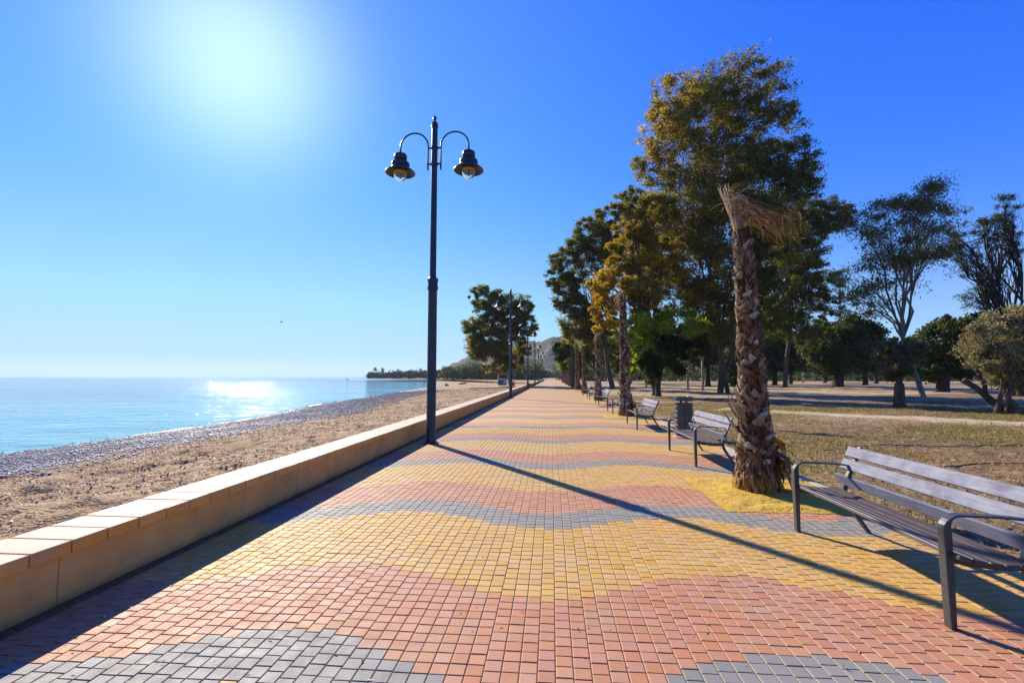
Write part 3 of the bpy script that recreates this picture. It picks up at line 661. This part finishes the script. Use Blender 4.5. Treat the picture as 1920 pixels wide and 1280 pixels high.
def tree(name, label, cat, base, blobs, n, size, mat, bark, r0, fork=None, group=None, sd=1, asp=.32, droop=.5, puff=.26, npf=None, twigs=2, shell=.55, depth=.75, stems=1, seed_lean=None):
    """blobs in picture terms: (px, py, rx_px, ry_px, weight, tint[, dy]) are measured at the tree's own distance and become metres in the world"""
    rg = random.Random(sd); base = Vector((base[0], base[1], -.03)); root = empty(name, base)
    B = []
    for b in blobs:
        dy = b[6] if len(b) > 6 else rg.uniform(-.35,.35)*b[2]*base.y/F
        p = W(b[0], b[1], base.y)+Vector((0, dy, 0)); k = base.y/F
        B.append((tuple(p-base), (b[2]*k, b[2]*k*depth, b[3]*k), b[4], b[5]))
    Q, T, PC = leaves(B, n, size, asp, droop, puff, npf, sd, shell)
    Q[..., 2] = np.maximum(Q[..., 2], .1)
    quads_mesh('crown', Q, mat, root, T)
    t = MB(); cz = np.mean([b[0][2] for b in B]); cx = np.mean([b[0][0] for b in B]); cy = np.mean([b[0][1] for b in B])
    fz = fork if fork else min(b[0][2]-b[1][2] for b in B)*.9
    fz = max(fz, .6)
    tips = []
    for s in range(stems):
        o = Vector((rg.uniform(-1,1)*r0*2.5*(stems > 1), rg.uniform(-1,1)*r0*2*(stems > 1), 0)); sp = (rg.uniform(-.9,.9) if stems > 1 else 0)
        top = Vector((cx*.35, cy*.35, fz)) if seed_lean is None else Vector((*seed_lean, fz)); top += Vector((sp*fz*.25, rg.uniform(-.5,.5)*fz*.15*(stems > 1), 0)); rs = r0/(stems**.5)
        pts = [o, o+Vector((0,0,.25)), o.lerp(top,.4)+Vector((rg.uniform(-.1,.1)*fz*.3, 0, 0)), o.lerp(top,.75), top]
        t.tube(pts, [rs*(1.5 if stems == 1 else 1.2), rs*1.12, rs, rs*.9, rs*.8], 12, cap=True); tips.append(top)
    PCv = [Vector(p) for p in PC]
    for b in B:
        c = Vector(b[0]); st = min(tips, key=lambda q: (q-c).length); rl = rs*.55*min(1, (b[1][0]/max(q[1][0] for q in B))**.6+.15)
        pts = limb(t, st-Vector((0,0,rs*.4)), c, rl, rl*.3, rg)
        near = [p for p in PCv if (p-c).length < max(b[1])*1.3]; rg.shuffle(near)
        for p in near[:int(twigs*8)]:
            s = pts[rg.randint(2, len(pts)-1)]; limb(t, s, p, rl*.32, rl*.06, rg, n=5)
    t.build('trunk', bark, root, smooth=True)
    return tag(root, label, cat, group)
TG = 'eucalyptus trees of the park'
# big eucalyptus; higher tint on the left paints sun shining through leaves as orange
tree('eucalyptus_tree', 'tallest eucalyptus in the park, green foliage tinted backlit orange on the left, behind the nearest palm', 'tree', (16.75, 46.5),
  [(1400,148,92,62,1.2,.25),(1320,200,84,72,1.1,.38),(1262,205,60,56,1,.55),(1255,270,62,56,1,.6),(1442,235,70,74,1.1,.2),(1345,300,104,70,1.2,.3),(1225,315,40,50,.9,.38),(1475,310,54,54,.9,.1),(1420,345,100,66,1.2,.15),
   (1290,390,92,66,1.2,.48),(1240,440,80,62,1.1,.58),(1500,350,34,46,.8,.08),(1370,430,94,72,1.2,.2),(1310,500,92,66,1.1,.45),(1445,450,74,70,1.1,.1),(1225,520,60,56,.9,.6),(1395,535,84,60,1,.12),(1330,575,74,50,1,.3),(1420,590,60,44,.8,.1),(1280,560,60,46,.8,.45),(1370,620,56,30,.5,.2)],
  150000, 0.333, M['euc'], M['bark'], .32, fork=5.5, sd=2, twigs=2.2, stems=3, npf=64, puff=.22, group=TG, shell=.35)
tree('eucalyptus_tree', 'dark green eucalyptus right of the tallest one, crown reaching over to the right', 'tree', (33.2, 70),
  [(1545,410,44,36,1,.05),(1510,420,52,46,1,.08),(1570,405,26,26,.8,.05),(1490,480,56,56,1,.08),(1520,540,38,42,.8,.05),(1455,540,52,46,.9,.1),(1550,575,36,26,.5,.08),(1480,590,50,26,.6,.1),(1430,400,60,50,.9,.15),(1500,620,44,30,.6,.1),(1560,520,34,34,.5,.05),(1440,610,40,40,.6,.1)],
  100000, 0.36, M['euc'], M['bark'], .28, fork=9, sd=3, twigs=2, npf=56, puff=.2, group=TG, shell=.4)
tree('eucalyptus_tree', 'rust brown eucalyptus leaning over the second palm trunk', 'tree', (8.6, 40),
  [(1215,410,52,54,1,.5),(1185,470,52,54,1,.62),(1150,540,48,50,1,.85),(1135,590,36,44,1,.97),(1205,545,48,44,.9,.5),(1180,390,36,36,.8,.3),(1245,480,48,54,.9,.42),(1215,590,44,30,.6,.4)],
  52800, 0.282, M['euc'], M['bark'], .26, fork=4.5, sd=4, twigs=2, npf=56, puff=.2, group=TG, shell=.35)
tree('eucalyptus_tree', 'green eucalyptus at the left end of the park trees, overhanging the far promenade', 'tree', (7.6, 60),
  [(1105,450,48,46,1,.12),(1075,490,46,44,1,.12),(1150,420,46,48,1,.22),(1060,545,38,40,1,.1),(1100,560,46,50,1,.15),(1085,605,42,40,1,.25),(1150,500,40,46,.7,.2),(1180,380,30,30,.7,.15),(1042,520,22,24,.7,.05),(1120,620,40,34,.8,.3)],
  72000, 0.333, M['euc'], M['bark'], .3, fork=6, sd=5, twigs=2, npf=56, puff=.2, group=TG, shell=.45)
tree('pepper_tree', 'yellow-green weeping tree low beside the far palms', 'tree', (7.4, 74),
  [(1090,650,38,32,1,.7),(1070,672,28,26,1,.5),(1120,655,34,30,1,.8),(1145,640,26,34,.9,.95),(1055,655,20,22,.7,.2)],
  12000, .55, M['green'], M['bark'], .25, fork=3, sd=6, droop=.75, group=None)
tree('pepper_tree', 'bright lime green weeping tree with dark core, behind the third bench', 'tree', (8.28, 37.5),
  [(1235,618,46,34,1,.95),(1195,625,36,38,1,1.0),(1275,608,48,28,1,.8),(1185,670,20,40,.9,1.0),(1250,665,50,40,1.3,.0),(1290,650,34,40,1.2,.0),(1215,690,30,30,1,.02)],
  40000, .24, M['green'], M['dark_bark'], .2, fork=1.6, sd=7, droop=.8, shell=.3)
tree('seaside_tree', 'broad dark green tree on the sea side of the wall beyond the second street lamp', 'tree', (-6.6, 80),
  [(930,580,40,36,1,.08),(905,555,28,30,1,.05),(958,590,42,40,1,.08),(890,620,36,26,1,.1),(925,640,54,36,1.3,.2),(985,620,24,46,.9,.05),(955,665,38,30,1.2,.25),(905,655,34,26,1,.3),(978,575,26,24,.7,.0),(935,690,30,14,.7,.35)],
  79200, 0.397, M['euc'], M['pale_bark'], .38, fork=3, sd=8, droop=.5, stems=2, shell=.35, npf=56, puff=.2)
tree('eucalyptus_tree', 'slender pale-limbed eucalyptus with thin airy crown leaning over the olive trees', 'tree', (28.3, 38.5),
  [(1745,375,46,28,1,.12),(1690,392,52,30,1,.1),(1620,420,34,30,.7,.05),(1780,410,36,24,.5,.1),(1660,465,46,40,.8,.05),(1730,455,44,36,.7,.1),(1625,515,44,38,.6,.05),(1690,520,40,36,.5,.05),(1610,560,36,26,.4,.05),(1655,575,40,20,.4,.05),(1760,460,30,36,.4,.05)],
  24000, .21, M['airy'], M['mid_bark'], .17, fork=4.6, sd=9, puff=.5, npf=34, droop=.75, twigs=1.6, group=TG, shell=.5, seed_lean=(-1.15,0))
tree('bare_tree', 'nearly bare dark tree with upright twiggy stems at the right', 'tree', (37.5, 40),
  [(1790,450,22,36,1,.0),(1845,440,22,44,1,.0),(1885,400,24,40,1,.0),(1800,500,30,30,.5,.0),(1860,520,26,40,.5,.0),(1905,450,20,40,.7,.0),(1835,560,34,24,.5,.0)],
  9500, .28, M['dark'], M['dark_bark'], .5, fork=2.5, sd=10, stems=4, twigs=6, npf=60, droop=-.3, asp=.14, shell=.3)
# round clipped trees
def rt(label, base, blobs, n, size, mat, r0, sd, fork, bark=None, name='clipped_tree', group='round-headed clipped trees', **k):
    return tree(name, label, 'tree', base, blobs, n, size, M[mat], bark or M['dark_bark'], r0, fork=fork, sd=sd, group=group, droop=-.1, asp=.5, puff=.3, twigs=1, **k)
rt('widest round-headed dark tree on a stout trunk, left of the small olive stump', (42.6, 74), [(1560,655,50,46,1,.25),(1610,650,46,48,1,.05),(1540,640,32,40,.8,.6),(1590,625,48,30,1,.15)], 24000, .5, 'dark', .75, 21, 3, npf=70)
rt('small round olive tree on a thick pruned stump, in front of the pale eucalyptus', (17.35, 25.1), [(1690,675,42,34,1,.12),(1672,690,28,26,.8,.15),(1700,660,24,26,.8,.3),(1688,648,28,20,.8,.4)], 16000, .12, 'olive', .24, 22, 1.3, M['bark'], npf=60)
rt('dark bushy round tree behind the pale eucalyptus trunk', (39, 50.5), [(1775,650,42,46,1,.25),(1810,670,36,36,1,.05),(1750,690,34,24,.8,.05),(1780,615,34,20,.8,.4),(1838,610,26,26,.8,.35)], 18000, .38, 'dark', .5, 23, 2.4, npf=70)
rt('grey-green olive tree cut by the right edge with leaning pruned limbs', (18.9, 21.3), [(1880,640,56,48,1,.75),(1915,670,48,52,1,.6),(1850,668,32,32,.8,.7),(1905,605,48,32,.9,.9)], 36000, .10, 'olive', .17, 24, .9, M['bark'], npf=80, stems=3)
# background dark trees, each its own
bgt = [((25,82),1325,640,60,46,.1),((33,95),1400,650,56,46,.05),((41,88),1450,655,44,44,.1),((50,104),1480,665,44,36,.0),((16,86),1225,650,46,40,.1),((20,110),1180,668,34,30,.15),((62,112),1640,668,40,30,.1),((72,118),1720,664,40,32,.1),((56,92),1620,672,30,26,.2),
       ((12,100),1165,672,22,26,.2),((7.5,112),1082,690,20,16,.1),((8,135),1070,700,16,12,.1),((88,110),1840,655,40,36,.1),((45,125),1545,680,40,24,.1),((30,64),1395,690,34,34,.05)]
BD = ['behind the lime weeping tree','behind the nearest palm','between the tallest eucalyptus and its right neighbour','left of the widest round-headed tree','behind the second palm, above the lime tree','far left behind the palm row','right of the widest round-headed tree','behind the pale eucalyptus','small, right behind the widest round-headed tree',
      'between the third and second palms','low, at the end of the palm row','smallest one, at the far end of the promenade','behind the bare tree','low, behind the widest round-headed tree','squat one left of the nearest palm trunk']
for i, (b, px, py, rx, ry, t) in enumerate(bgt):
    x = W(px, py, b[1]).x
    tree('evergreen_tree', 'dark background evergreen '+BD[i], 'tree', (x, b[1]), [(px-rx*.3,py,rx*.7,ry,1,t),(px+rx*.35,py+ry*.1,rx*.65,ry*.85,1,t+.1),(px,py-ry*.4,rx*.6,ry*.6,1,t+.2)], 6500, .8, M['dark'], M['dark_bark'], .4, fork=3.0, sd=40+i, droop=.1, asp=.5, puff=.3, npf=50, twigs=.8, group='dark evergreens in the background')
# thin pale trunks standing in the park
tk = [(1290,731,.13,5.5),(1317,733,.14,6),(1437,722,.16,8),(1212,727,.12,6),(1505,718,.14,7)]
TD = ['with white-painted foot, right of the lime weeping tree','brown-stemmed, just left of the tallest eucalyptus trunk','just right of the nearest palm trunk','behind the third bench','farther back, left of the widest round-headed tree']
for i, (px, py, r0, h) in enumerate(tk):
    b = G(px, py); k = F/b.y
    tree('young_tree', 'thin young tree '+TD[i], 'tree', (b.x, b.y), [(px-8, py-(h*.9)*k, 1.5*k, 1.5*k, 1, .1), (px+10, py-h*k, 1.3*k, 1.2*k, 1, .1)], 2600, .4, M['euc'], M['pale_bark'], r0, fork=h*.55, sd=70+i, group='thin young trees in the park')
# pruned limb leaning from the olive
m = MB(); a = G(1900, 775); b = W(1805, 712, a.y+.5); m.tube([a+Vector((0,0,.1)), a.lerp(b,.35)+Vector((0,0,-.1)), a.lerp(b,.7)+Vector((0,0,.05)), b], [.17,.15,.12,.13], 10)
c = a.lerp(b, .55); m.tube([c, c+Vector((.1,.1,.5)), c+Vector((-.25,.1,1.1))], [.1,.08,.05], 8)
tag(m.build('tree_stump', M['bark'], smooth=True), 'sawn-off trunk leaning left out of the ground under the right-edge olive tree', 'stump')
# ------------------------------------------------------------------ grass, litter, pebbles
def scatter_blades(n, xr, yr, h, w, mat, name, dens, sd, flat=0.0):
    rg = np.random.default_rng(sd); x = rg.uniform(*xr, n*3); y = yr[0]+(yr[1]-yr[0])*rg.random(n*3)**1.5
    k = fbm(x*.35, y*.35, 4, 77)+rg.normal(size=n*3)*.12 > dens; x, y = x[k][:n], y[k][:n]; m_ = len(x)
    th = rg.uniform(0, 2*PI, m_); hh = h*(.4+rg.random(m_)); ln = rg.normal(size=(m_,2))*.5*hh[:,None]
    s = np.stack([np.cos(th), np.sin(th), 0*th], 1)*w; b = np.stack([x, y, soilz(x, y)], 1); tp = b+np.stack([ln[:,0], ln[:,1], hh*(1-flat)], 1)
    V = np.stack([b-s, b+s, tp+s*.15, tp-s*.15], 1); return quads_mesh(name, V, mat, None, rg.random(m_))
M['grass'] = leafmat('dry_grass', (.16,.20,.04), (.56,.44,.18), trans=.3)
tag(scatter_blades(80000, (4.05, 20), (1.5, 26), .065, .008, M['grass'], 'dry_grass', .02, 5), kind='stuff')
M['litter'] = leafmat('fallen_leaves', (.16,.08,.035), (.52,.40,.24), trans=.1)
def litter(n, xr, yr, size, name, sd, z=.012, dens=-9):
    rg = np.random.default_rng(sd); x = rg.uniform(*xr, n); y = yr[0]+(yr[1]-yr[0])*rg.random(n)**1.5
    k = fbm(x*.6, y*.6, 3, 31) > dens; x, y = x[k], y[k]; n = len(x)
    a = rg.normal(size=(n,3)); a[:,2] *= .25; a /= np.linalg.norm(a,axis=1)[:,None]; s = np.cross(a, np.array([0,0,1.])+rg.normal(size=(n,3))*.25); s /= np.linalg.norm(s,axis=1)[:,None]
    L_ = size*(.5+rg.random(n))[:,None]; c = np.stack([x,y,soilz(x,y)+z+rg.random(n)*.015],1)
    V = np.stack([c-a*L_, c+s*L_*.35, c+a*L_, c-s*L_*.35],1); return quads_mesh(name, V, M['litter'], None, rg.random(n))
tag(litter(100000, (4.0, 28), (1.5, 36), .034, 'leaf_litter', 8), kind='stuff')
tag(litter(420, (-3.3, 2.4), (2.2, 16), .013, 'leaf_litter', 12, .006), kind='stuff')
tag(litter(260, (-3.38, -2.9), (2.2, 20), .016, 'leaf_litter', 13, .006), kind='stuff')
# pebbles on the lower beach
def pebbles(n, sd):
    rg = np.random.default_rng(sd); y = 9+70*rg.random(n)**1.7; s = rg.uniform(.6, 8.2, n)+rg.normal(size=n)*.8; x = shore(y)+s
    t = np.clip(s/(-3.86-shore(y)), 0, 1); z = SEA+1.1*np.minimum(1, 1.15*t**.9)+fbm(x*.35, y*.35, 3, 3)*.22*np.clip(s/2,0,1)
    base = np.array([(1,0,0),(0,1,0),(-1,0,0),(0,-1,0),(.5,.5,.6),(-.5,.5,.6),(-.5,-.5,.6),(.5,-.5,.6)],float)
    fc = np.array([(0,1,4,4),(1,5,4,4),(1,2,5,5),(2,6,5,5),(2,3,6,6),(3,7,6,6),(3,0,7,7),(0,4,7,7),(4,5,6,7)])
    r = (.014+.030*rg.random(n)**2)*(1+y/45); th = rg.uniform(0,2*PI,n); c_, s_ = np.cos(th), np.sin(th); sc = rg.uniform(.6,1,(n,3))
    P = base[None]*sc[:,None]*r[:,None,None]; P = np.stack([P[...,0]*c_[:,None]-P[...,1]*s_[:,None], P[...,0]*s_[:,None]+P[...,1]*c_[:,None], P[...,2]],-1)+np.stack([x,y,z+.01],1)[:,None]
    me = bpy.data.meshes.new('pebbles'); faces = []
    tri = [(0,1,4),(1,5,4),(1,2,5),(2,6,5),(2,3,6),(3,7,6),(3,0,7),(0,4,7),(4,5,6,7)]
    me.from_pydata(P.reshape(-1,3).tolist(), [], [tuple(i*8+j for j in f_) for i in range(n) for f_ in tri])
    a = me.attributes.new('tint','FLOAT','FACE'); a.data.foreach_set('value', np.repeat(rg.random(n),9).astype(np.float32))
    return finish(me, 'pebbles', M['pebble'])
m = Mat('grey_pebbles', .55, .4); m.col(m.ramp(m.attr('tint'), [(0,(.08,.085,.14)),(.5,(.22,.22,.31)),(.85,(.38,.38,.46)),(1,(.75,.72,.74))])); M['pebble'] = m.m
tag(pebbles(42000, 3), kind='stuff')
M['debris'] = leafmat('beach_debris', (.24,.15,.10), (.80,.66,.52), trans=.05)
def debris(n, sd):
    rg = np.random.default_rng(sd); y = 2+75*rg.random(n)**1.6; u = rg.random(n); x = -3.95+(shore(y)+1.5+3.95)*u
    # height of the beach mesh at each point
    iy = np.clip(np.searchsorted(ys, y), 1, len(ys)-1); iu = np.clip(np.round((x+3.86)/(shore(ys[iy])-8+3.86)*(nu-1)).astype(int), 0, nu-1); z = ZZ[iy, iu]
    k = fbm(x*.7, y*.7, 3, 55) > -.12; x, y, z = x[k], y[k], z[k]; n = len(x)
    a = rg.normal(size=(n,3)); a[:,2] *= .3; a /= np.linalg.norm(a,axis=1)[:,None]; b = np.cross(a, np.array([0,0,1.])+rg.normal(size=(n,3))*.4); b /= np.linalg.norm(b,axis=1)[:,None]
    L_ = ((.008+.020*rg.random(n)**2)*(1+y/40))[:,None]; c = np.stack([x,y,z+.012],1); up = np.array([0,0,1.])
    V = np.stack([c-a*L_, c+b*L_*.6, c+a*L_+up*L_*.5, c-b*L_*.6+up*L_*.4],1); return quads_mesh('beach_debris', V, M['debris'], None, rg.random(n))
tag(debris(110000, 19), kind='stuff')
# foam line
mb = MB(); prev = None; yy = 8.0; vs = []; rg = random.Random(5)
while yy < 230:
    x = float(shore(yy))+.12*math.sin(yy*.8)+.1*math.sin(yy*2.3); w = .02+.22*max(0, math.sin(yy*.31)+.4*math.sin(yy*.9))+rg.uniform(0,.06); vs += [(x-w, yy, SEA+.012), (x+.10, yy, SEA+.03)]; yy += max(.25, yy*.012)
mb.add(vs, [(2*i,2*i+1,2*i+3,2*i+2) for i in range(len(vs)//2-1)]); tag(mb.build('sea_foam', M['foam']), kind='stuff')
# sandy track through the park
def ribbon(name, pts, w, lift, mat):
    n = len(pts); m_ = 9; X = np.zeros((n, m_)); Y = np.zeros((n, m_)); T = np.linspace(-1, 1, m_)
    for i, p in enumerate(pts):
        p = Vector(p); d = (Vector(pts[min(i+1,n-1)])-Vector(pts[max(i-1,0)])).normalized(); q = Vector((-d.y, d.x))
        for k, t in enumerate(T): X[i,k] = p.x+q.x*t*w; Y[i,k] = p.y+q.y*t*w
    Z = soilz(X, Y)+lift-(lift+.05)*np.abs(T)[None]**3
    return tag(grid(name, X, Y, Z, mat), kind='structure')
ribbon('dirt_path', [(x, 23.2-.95*(x-8)+.07*(x-8)**2*.3, ) for x in np.linspace(8, 26, 160)], 1.5, .035, M['track'])
ribbon('dirt_path', [(x, 66+.8*math.sin(x*.1)) for x in np.linspace(6, 90, 200)], 3.2, .03, M['track'])
ribbon('dirt_path', [(x, 48+.6*math.sin(x*.17)) for x in np.linspace(18, 70, 150)], 1.6, .04, M['track'])
# irrigation hoses lying on the soil
for nm, pts, lb_ in (('irrigation_hose', [(1545,846),(1620,836),(1700,833),(1790,838),(1930,836)], 'thin black irrigation hose curving over the dry soil behind the nearest bench'),
                     ('irrigation_hose', [(1770,876),(1840,871),(1935,866)], 'short stretch of black hose lower down, nearer the bench backrest')):
    P_ = [G(x, y, .04) for x, y in pts]; Q_ = []
    for i in range(len(P_)-1):
        for t in np.linspace(0, 1, 12, endpoint=False): q = P_[i].lerp(P_[i+1], t); q.z = float(soilz(q.x, q.y))+.014+.01*math.sin(q.x*5); Q_.append(q)
    m = MB(); m.tube(Q_, .011, 6); tag(m.build(nm, M['steel'], smooth=True), lb_, 'hose')
# ------------------------------------------------------------------ far land
gx = np.linspace(-150, 420, 160); gy = np.linspace(430, 900, 70); HY, HX = np.meshgrid(gy, gx, indexing='ij')
prof = np.interp(HX, [-150,-138,-128,-112,-90,-60,-30,0,25,60,120,250,420], [0,3,10,26,32,38,44,54,60,62,58,50,30])
HZ = prof*np.exp(-((HY-620)/120.)**2)*(1+.25*fbm(HX*.02, HY*.02, 4, 8))+fbm(HX*.06, HY*.06, 4, 2)*6*np.clip(prof/20, 0, 1)-.6
tag(grid('hill', HX, HY, HZ, M['hill']), kind='structure')
# spit running out to sea
m = MB(); tag(land('spit', [(-133,268),(-90,262),(-60,258),(-45,262),(-50,330),(-90,312),(-110,285),(-132,272)], -.72, M['dark_bark']), kind='structure')
# scrub behind the far beach
def mass(name, rows, n, size, mat, sd, kind='stuff'):
    B = [((x, y, z), (rx, rx*.8, rz), 1, t) for x, y, z, rx, rz, t in rows]; Q, T, _ = leaves(B, n, size, .5, 0, .3, 40, sd, .3); Q[...,2] = np.maximum(Q[...,2], -.3)
    return tag(quads_mesh(name, Q, mat, None, T), kind=kind)
rows = []
rg = random.Random(9)
for k in range(46):
    px = 695+k*4.6+rg.uniform(-2,2); Y = 395-k*2.0; p = W(px, 705, Y); rows.append((p.x, Y, 2.2+.05*k, 5.0, 2.9+rg.uniform(-.9,1.0)+(k > 30)*1.0, .1))
M['scrub'] = leafmat('purplish_scrub', (.06,.055,.06), (.11,.09,.08), trans=.2)
mass('coastal_scrub', rows, 16000, 1.5, M['scrub'], 4)
rows = []
for k in range(30):
    px = 835+k*6; Y = 250-k*1.5; p = W(px, 705, Y); rows.append((p.x, Y, 3.2, 4.5, 4.0+rg.uniform(-.8,1.6), .3))
mass('coastal_woodland', rows, 14000, 1.1, M['dark'], 6)
rows = []
for k in range(60):
    px = 1060+k*15; Y = 175+rg.uniform(-12,25); p = W(px, 705, Y); rows.append((p.x, Y, 2.5, 5.5, 4.5+rg.uniform(-1.5,2.5), rg.uniform(0,.35)))
mass('far_woodland', rows, 30000, 1.0, M['dark'], 16)
# far palms on the point
def far_palm():
    root = empty('far_palm_tree'); m = MB(); m.tube([(0,0,0),(.15,0,3.5),(.1,0,7)], [.32,.25,.22], 8); m.build('trunk', M['bark'], root)
    r_ = np.random.default_rng(2); V = []
    for k in range(46):
        th = k*2.4; el = r_.uniform(-.6, 1.2); d = np.array([math.cos(th)*math.cos(el), math.sin(th)*math.cos(el), math.sin(el)]); s = np.array([-math.sin(th), math.cos(th), 0])
        p = np.array([.1,0,7.0]); L_ = 2.9
        for j in range(4):
            q = p+d*L_/4; w = .42*(1-j*.18); V.append([p-s*w, p+s*w, q+s*w*.8, q-s*w*.8]); p = q; d = d+np.array([0,0,-.28]); d /= np.linalg.norm(d)
    quads_mesh('crown', np.array(V), M['dark'], root); return root
fp = far_palm()
for i, (px, Y, s) in enumerate(((703,400,1.12),(717,402,1.05),(746,395,.92),(768,388,.8),(789,380,.95),(833,330,.95))):
    o = fp if i == 0 else copy_tree(fp); p = W(px, 700, Y); o.location = (p.x, Y, 0); o.scale = (s,s,s); o.rotation_euler = (0,0,i*1.3)
    tag(o, ['leftmost palm at the tip of the far point','second palm from the left on the far point','third palm from the left on the far point, lower','fourth palm from the left in the far scrub','fifth palm from the left, just left of the nearest lamp post','palm right of the nearest lamp post, below the hill'][i], 'palm', 'palms on the far point')
# ------------------------------------------------------------------ small things on the far beach
def on_beach(px, py, z=-.25): return G(px, py, z)
p = on_beach(942, 722, -.1); r = tag(empty('beach_container', p), 'small blue and white container behind the sea wall near the tree', 'container')
m = MB(); m.box((0,0,.55), (1.6,1.2,1.1)); m.build('body', M['blue'], r, bevel=.04); m = MB(); m.box((0,0,1.16), (1.75,1.35,.14)); m.build('lid', M['white'], r, bevel=.03); m = MB(); m.box((.5,-.606,.6), (.45,.02,.7)); m.build('panel', M['white'], r)
p = on_beach(934, 722, -.1); r = tag(empty('beach_post', p), 'thin white pole with crossbar standing beside the blue container', 'pole')
m = MB(); m.tube([(0,0,0),(0,0,3.5)], .07, 8); m.build('post', M['white'], r); m = MB(); m.tube([(0,0,3.42),(1.1,0,3.42)], .04, 6); m.build('crossbar', M['white'], r)
p = on_beach(965, 722, -.1); m = MB(); m.box((0,0,.5), (.18,.18,1.1)); m.lathe([(.1,0),(.13,.04),(0,.1)], (0,0,1.05), 10); o = m.build('beach_bollard', M['white'], bevel=.02); o.location = p; tag(o, 'short white post just right of the second street lamp behind the wall', 'post')
p = on_beach(905, 727, -.12); m = MB(); m.box((.6,0,.02), (4.6,1.3,.12)); o = m.build('concrete_walkway', M['concrete'], bevel=.02); o.location = p; tag(o, kind='structure')
p = G(868, 721, -.45); r = random.Random(3); m = MB(); m.tube([(-1.1,0,.12),(-.4,.1,.3),(.4,0,.32),(1.2,.1,.62)], [.12,.2,.17,.06], 8); m.tube([(.2,0,.3),(.6,-.3,.75)], [.09,.03], 6); m.tube([(-.3,0,.3),(-.6,.3,.55)], [.08,.03], 6)
o = m.build('driftwood', M['dark_bark'], smooth=True); o.location = p; tag(o, 'dark branching driftwood log lying on the far sand', 'driftwood')
p = G(837, 723, -.5); m = MB(); m.lathe([(.42,0),(.38,.18),(.22,.36),(.08,.55),(0,.58)], n=9); m.box((.3,.1,.12), (.4,.3,.25), Matrix.Rotation(.5,3,'Z'), taper=.7); o = m.build('beach_rock', M['dark_bark']); o.location = p; tag(o, 'small dark rock on the far sand just right of the nearest lamp post', 'rock')
p = W(651, 712, 268); m = MB(); m.lathe([(.5,0),(.4,.3),(.22,.4),(.2,1.9),(.34,2.0),(.34,2.3),(.1,2.5),(0,2.5)], n=10); o = m.build('marker_post', M['dark_bark']); o.location = (p.x, 268, -.8); o.scale = (.8,.8,.55); tag(o, 'tiny dark marker standing near the tip of the low spit', 'marker')
# white utility box and low white posts in the park
p = G(1645, 714); m = MB(); m.box((0,0,.6), (1.1,.6,1.1)); m.box((0,0,1.19), (1.2,.7,.08)); o = m.build('utility_box', M['white'], bevel=.02); o.location = p; tag(o, 'small white box standing in the park right of the widest round-headed tree', 'box')
# two gulls
def gull():
    m = MB(); m.add([(-.5,0,.16),(-.22,.06,.2),(0,.05,.04),(.22,.06,.2),(.5,0,.16),(-.22,-.08,.17),(0,-.09,.02),(.22,-.08,.17)], [(0,1,5),(1,2,6,5),(2,3,7,6),(3,4,7)])
    m.tube([(0,.22,.03),(0,.1,.03),(0,-.12,.01),(0,-.25,.02)], [.015,.05,.045,.03], 6); return m.build('gull', M['bin'])
g0 = gull()
for i, (px, py) in enumerate(((497,602),(527,604))):
    o = g0 if i == 0 else copy_tree(g0); o.location = W(px, py, 130); o.rotation_euler = (.3, .2-.5*i, .6+i); o.scale = (1.6,)*3
    tag(o, ['left one of two tiny gulls flying above the sea', 'right one of two tiny gulls flying above the sea'][i], 'bird', 'gulls above the sea')

# ------------------------------------------------------------------ air
hm = bpy.data.materials.new('sea_haze'); hm.use_nodes = True; hn = hm.node_tree; hn.nodes.clear()
ho = hn.nodes.new('ShaderNodeOutputMaterial'); hv = hn.nodes.new('ShaderNodeVolumePrincipled'); hv.inputs['Color'].default_value = (.80,.90,1.0,1); hv.inputs['Density'].default_value = .00012; hv.inputs['Anisotropy'].default_value = .2
hn.links.new(hv.outputs[0], ho.inputs['Volume'])
mb = MB(); mb.box((0, 0, 38), (7200, 7200, 84)); tag(mb.build('haze', hm), kind='stuff')
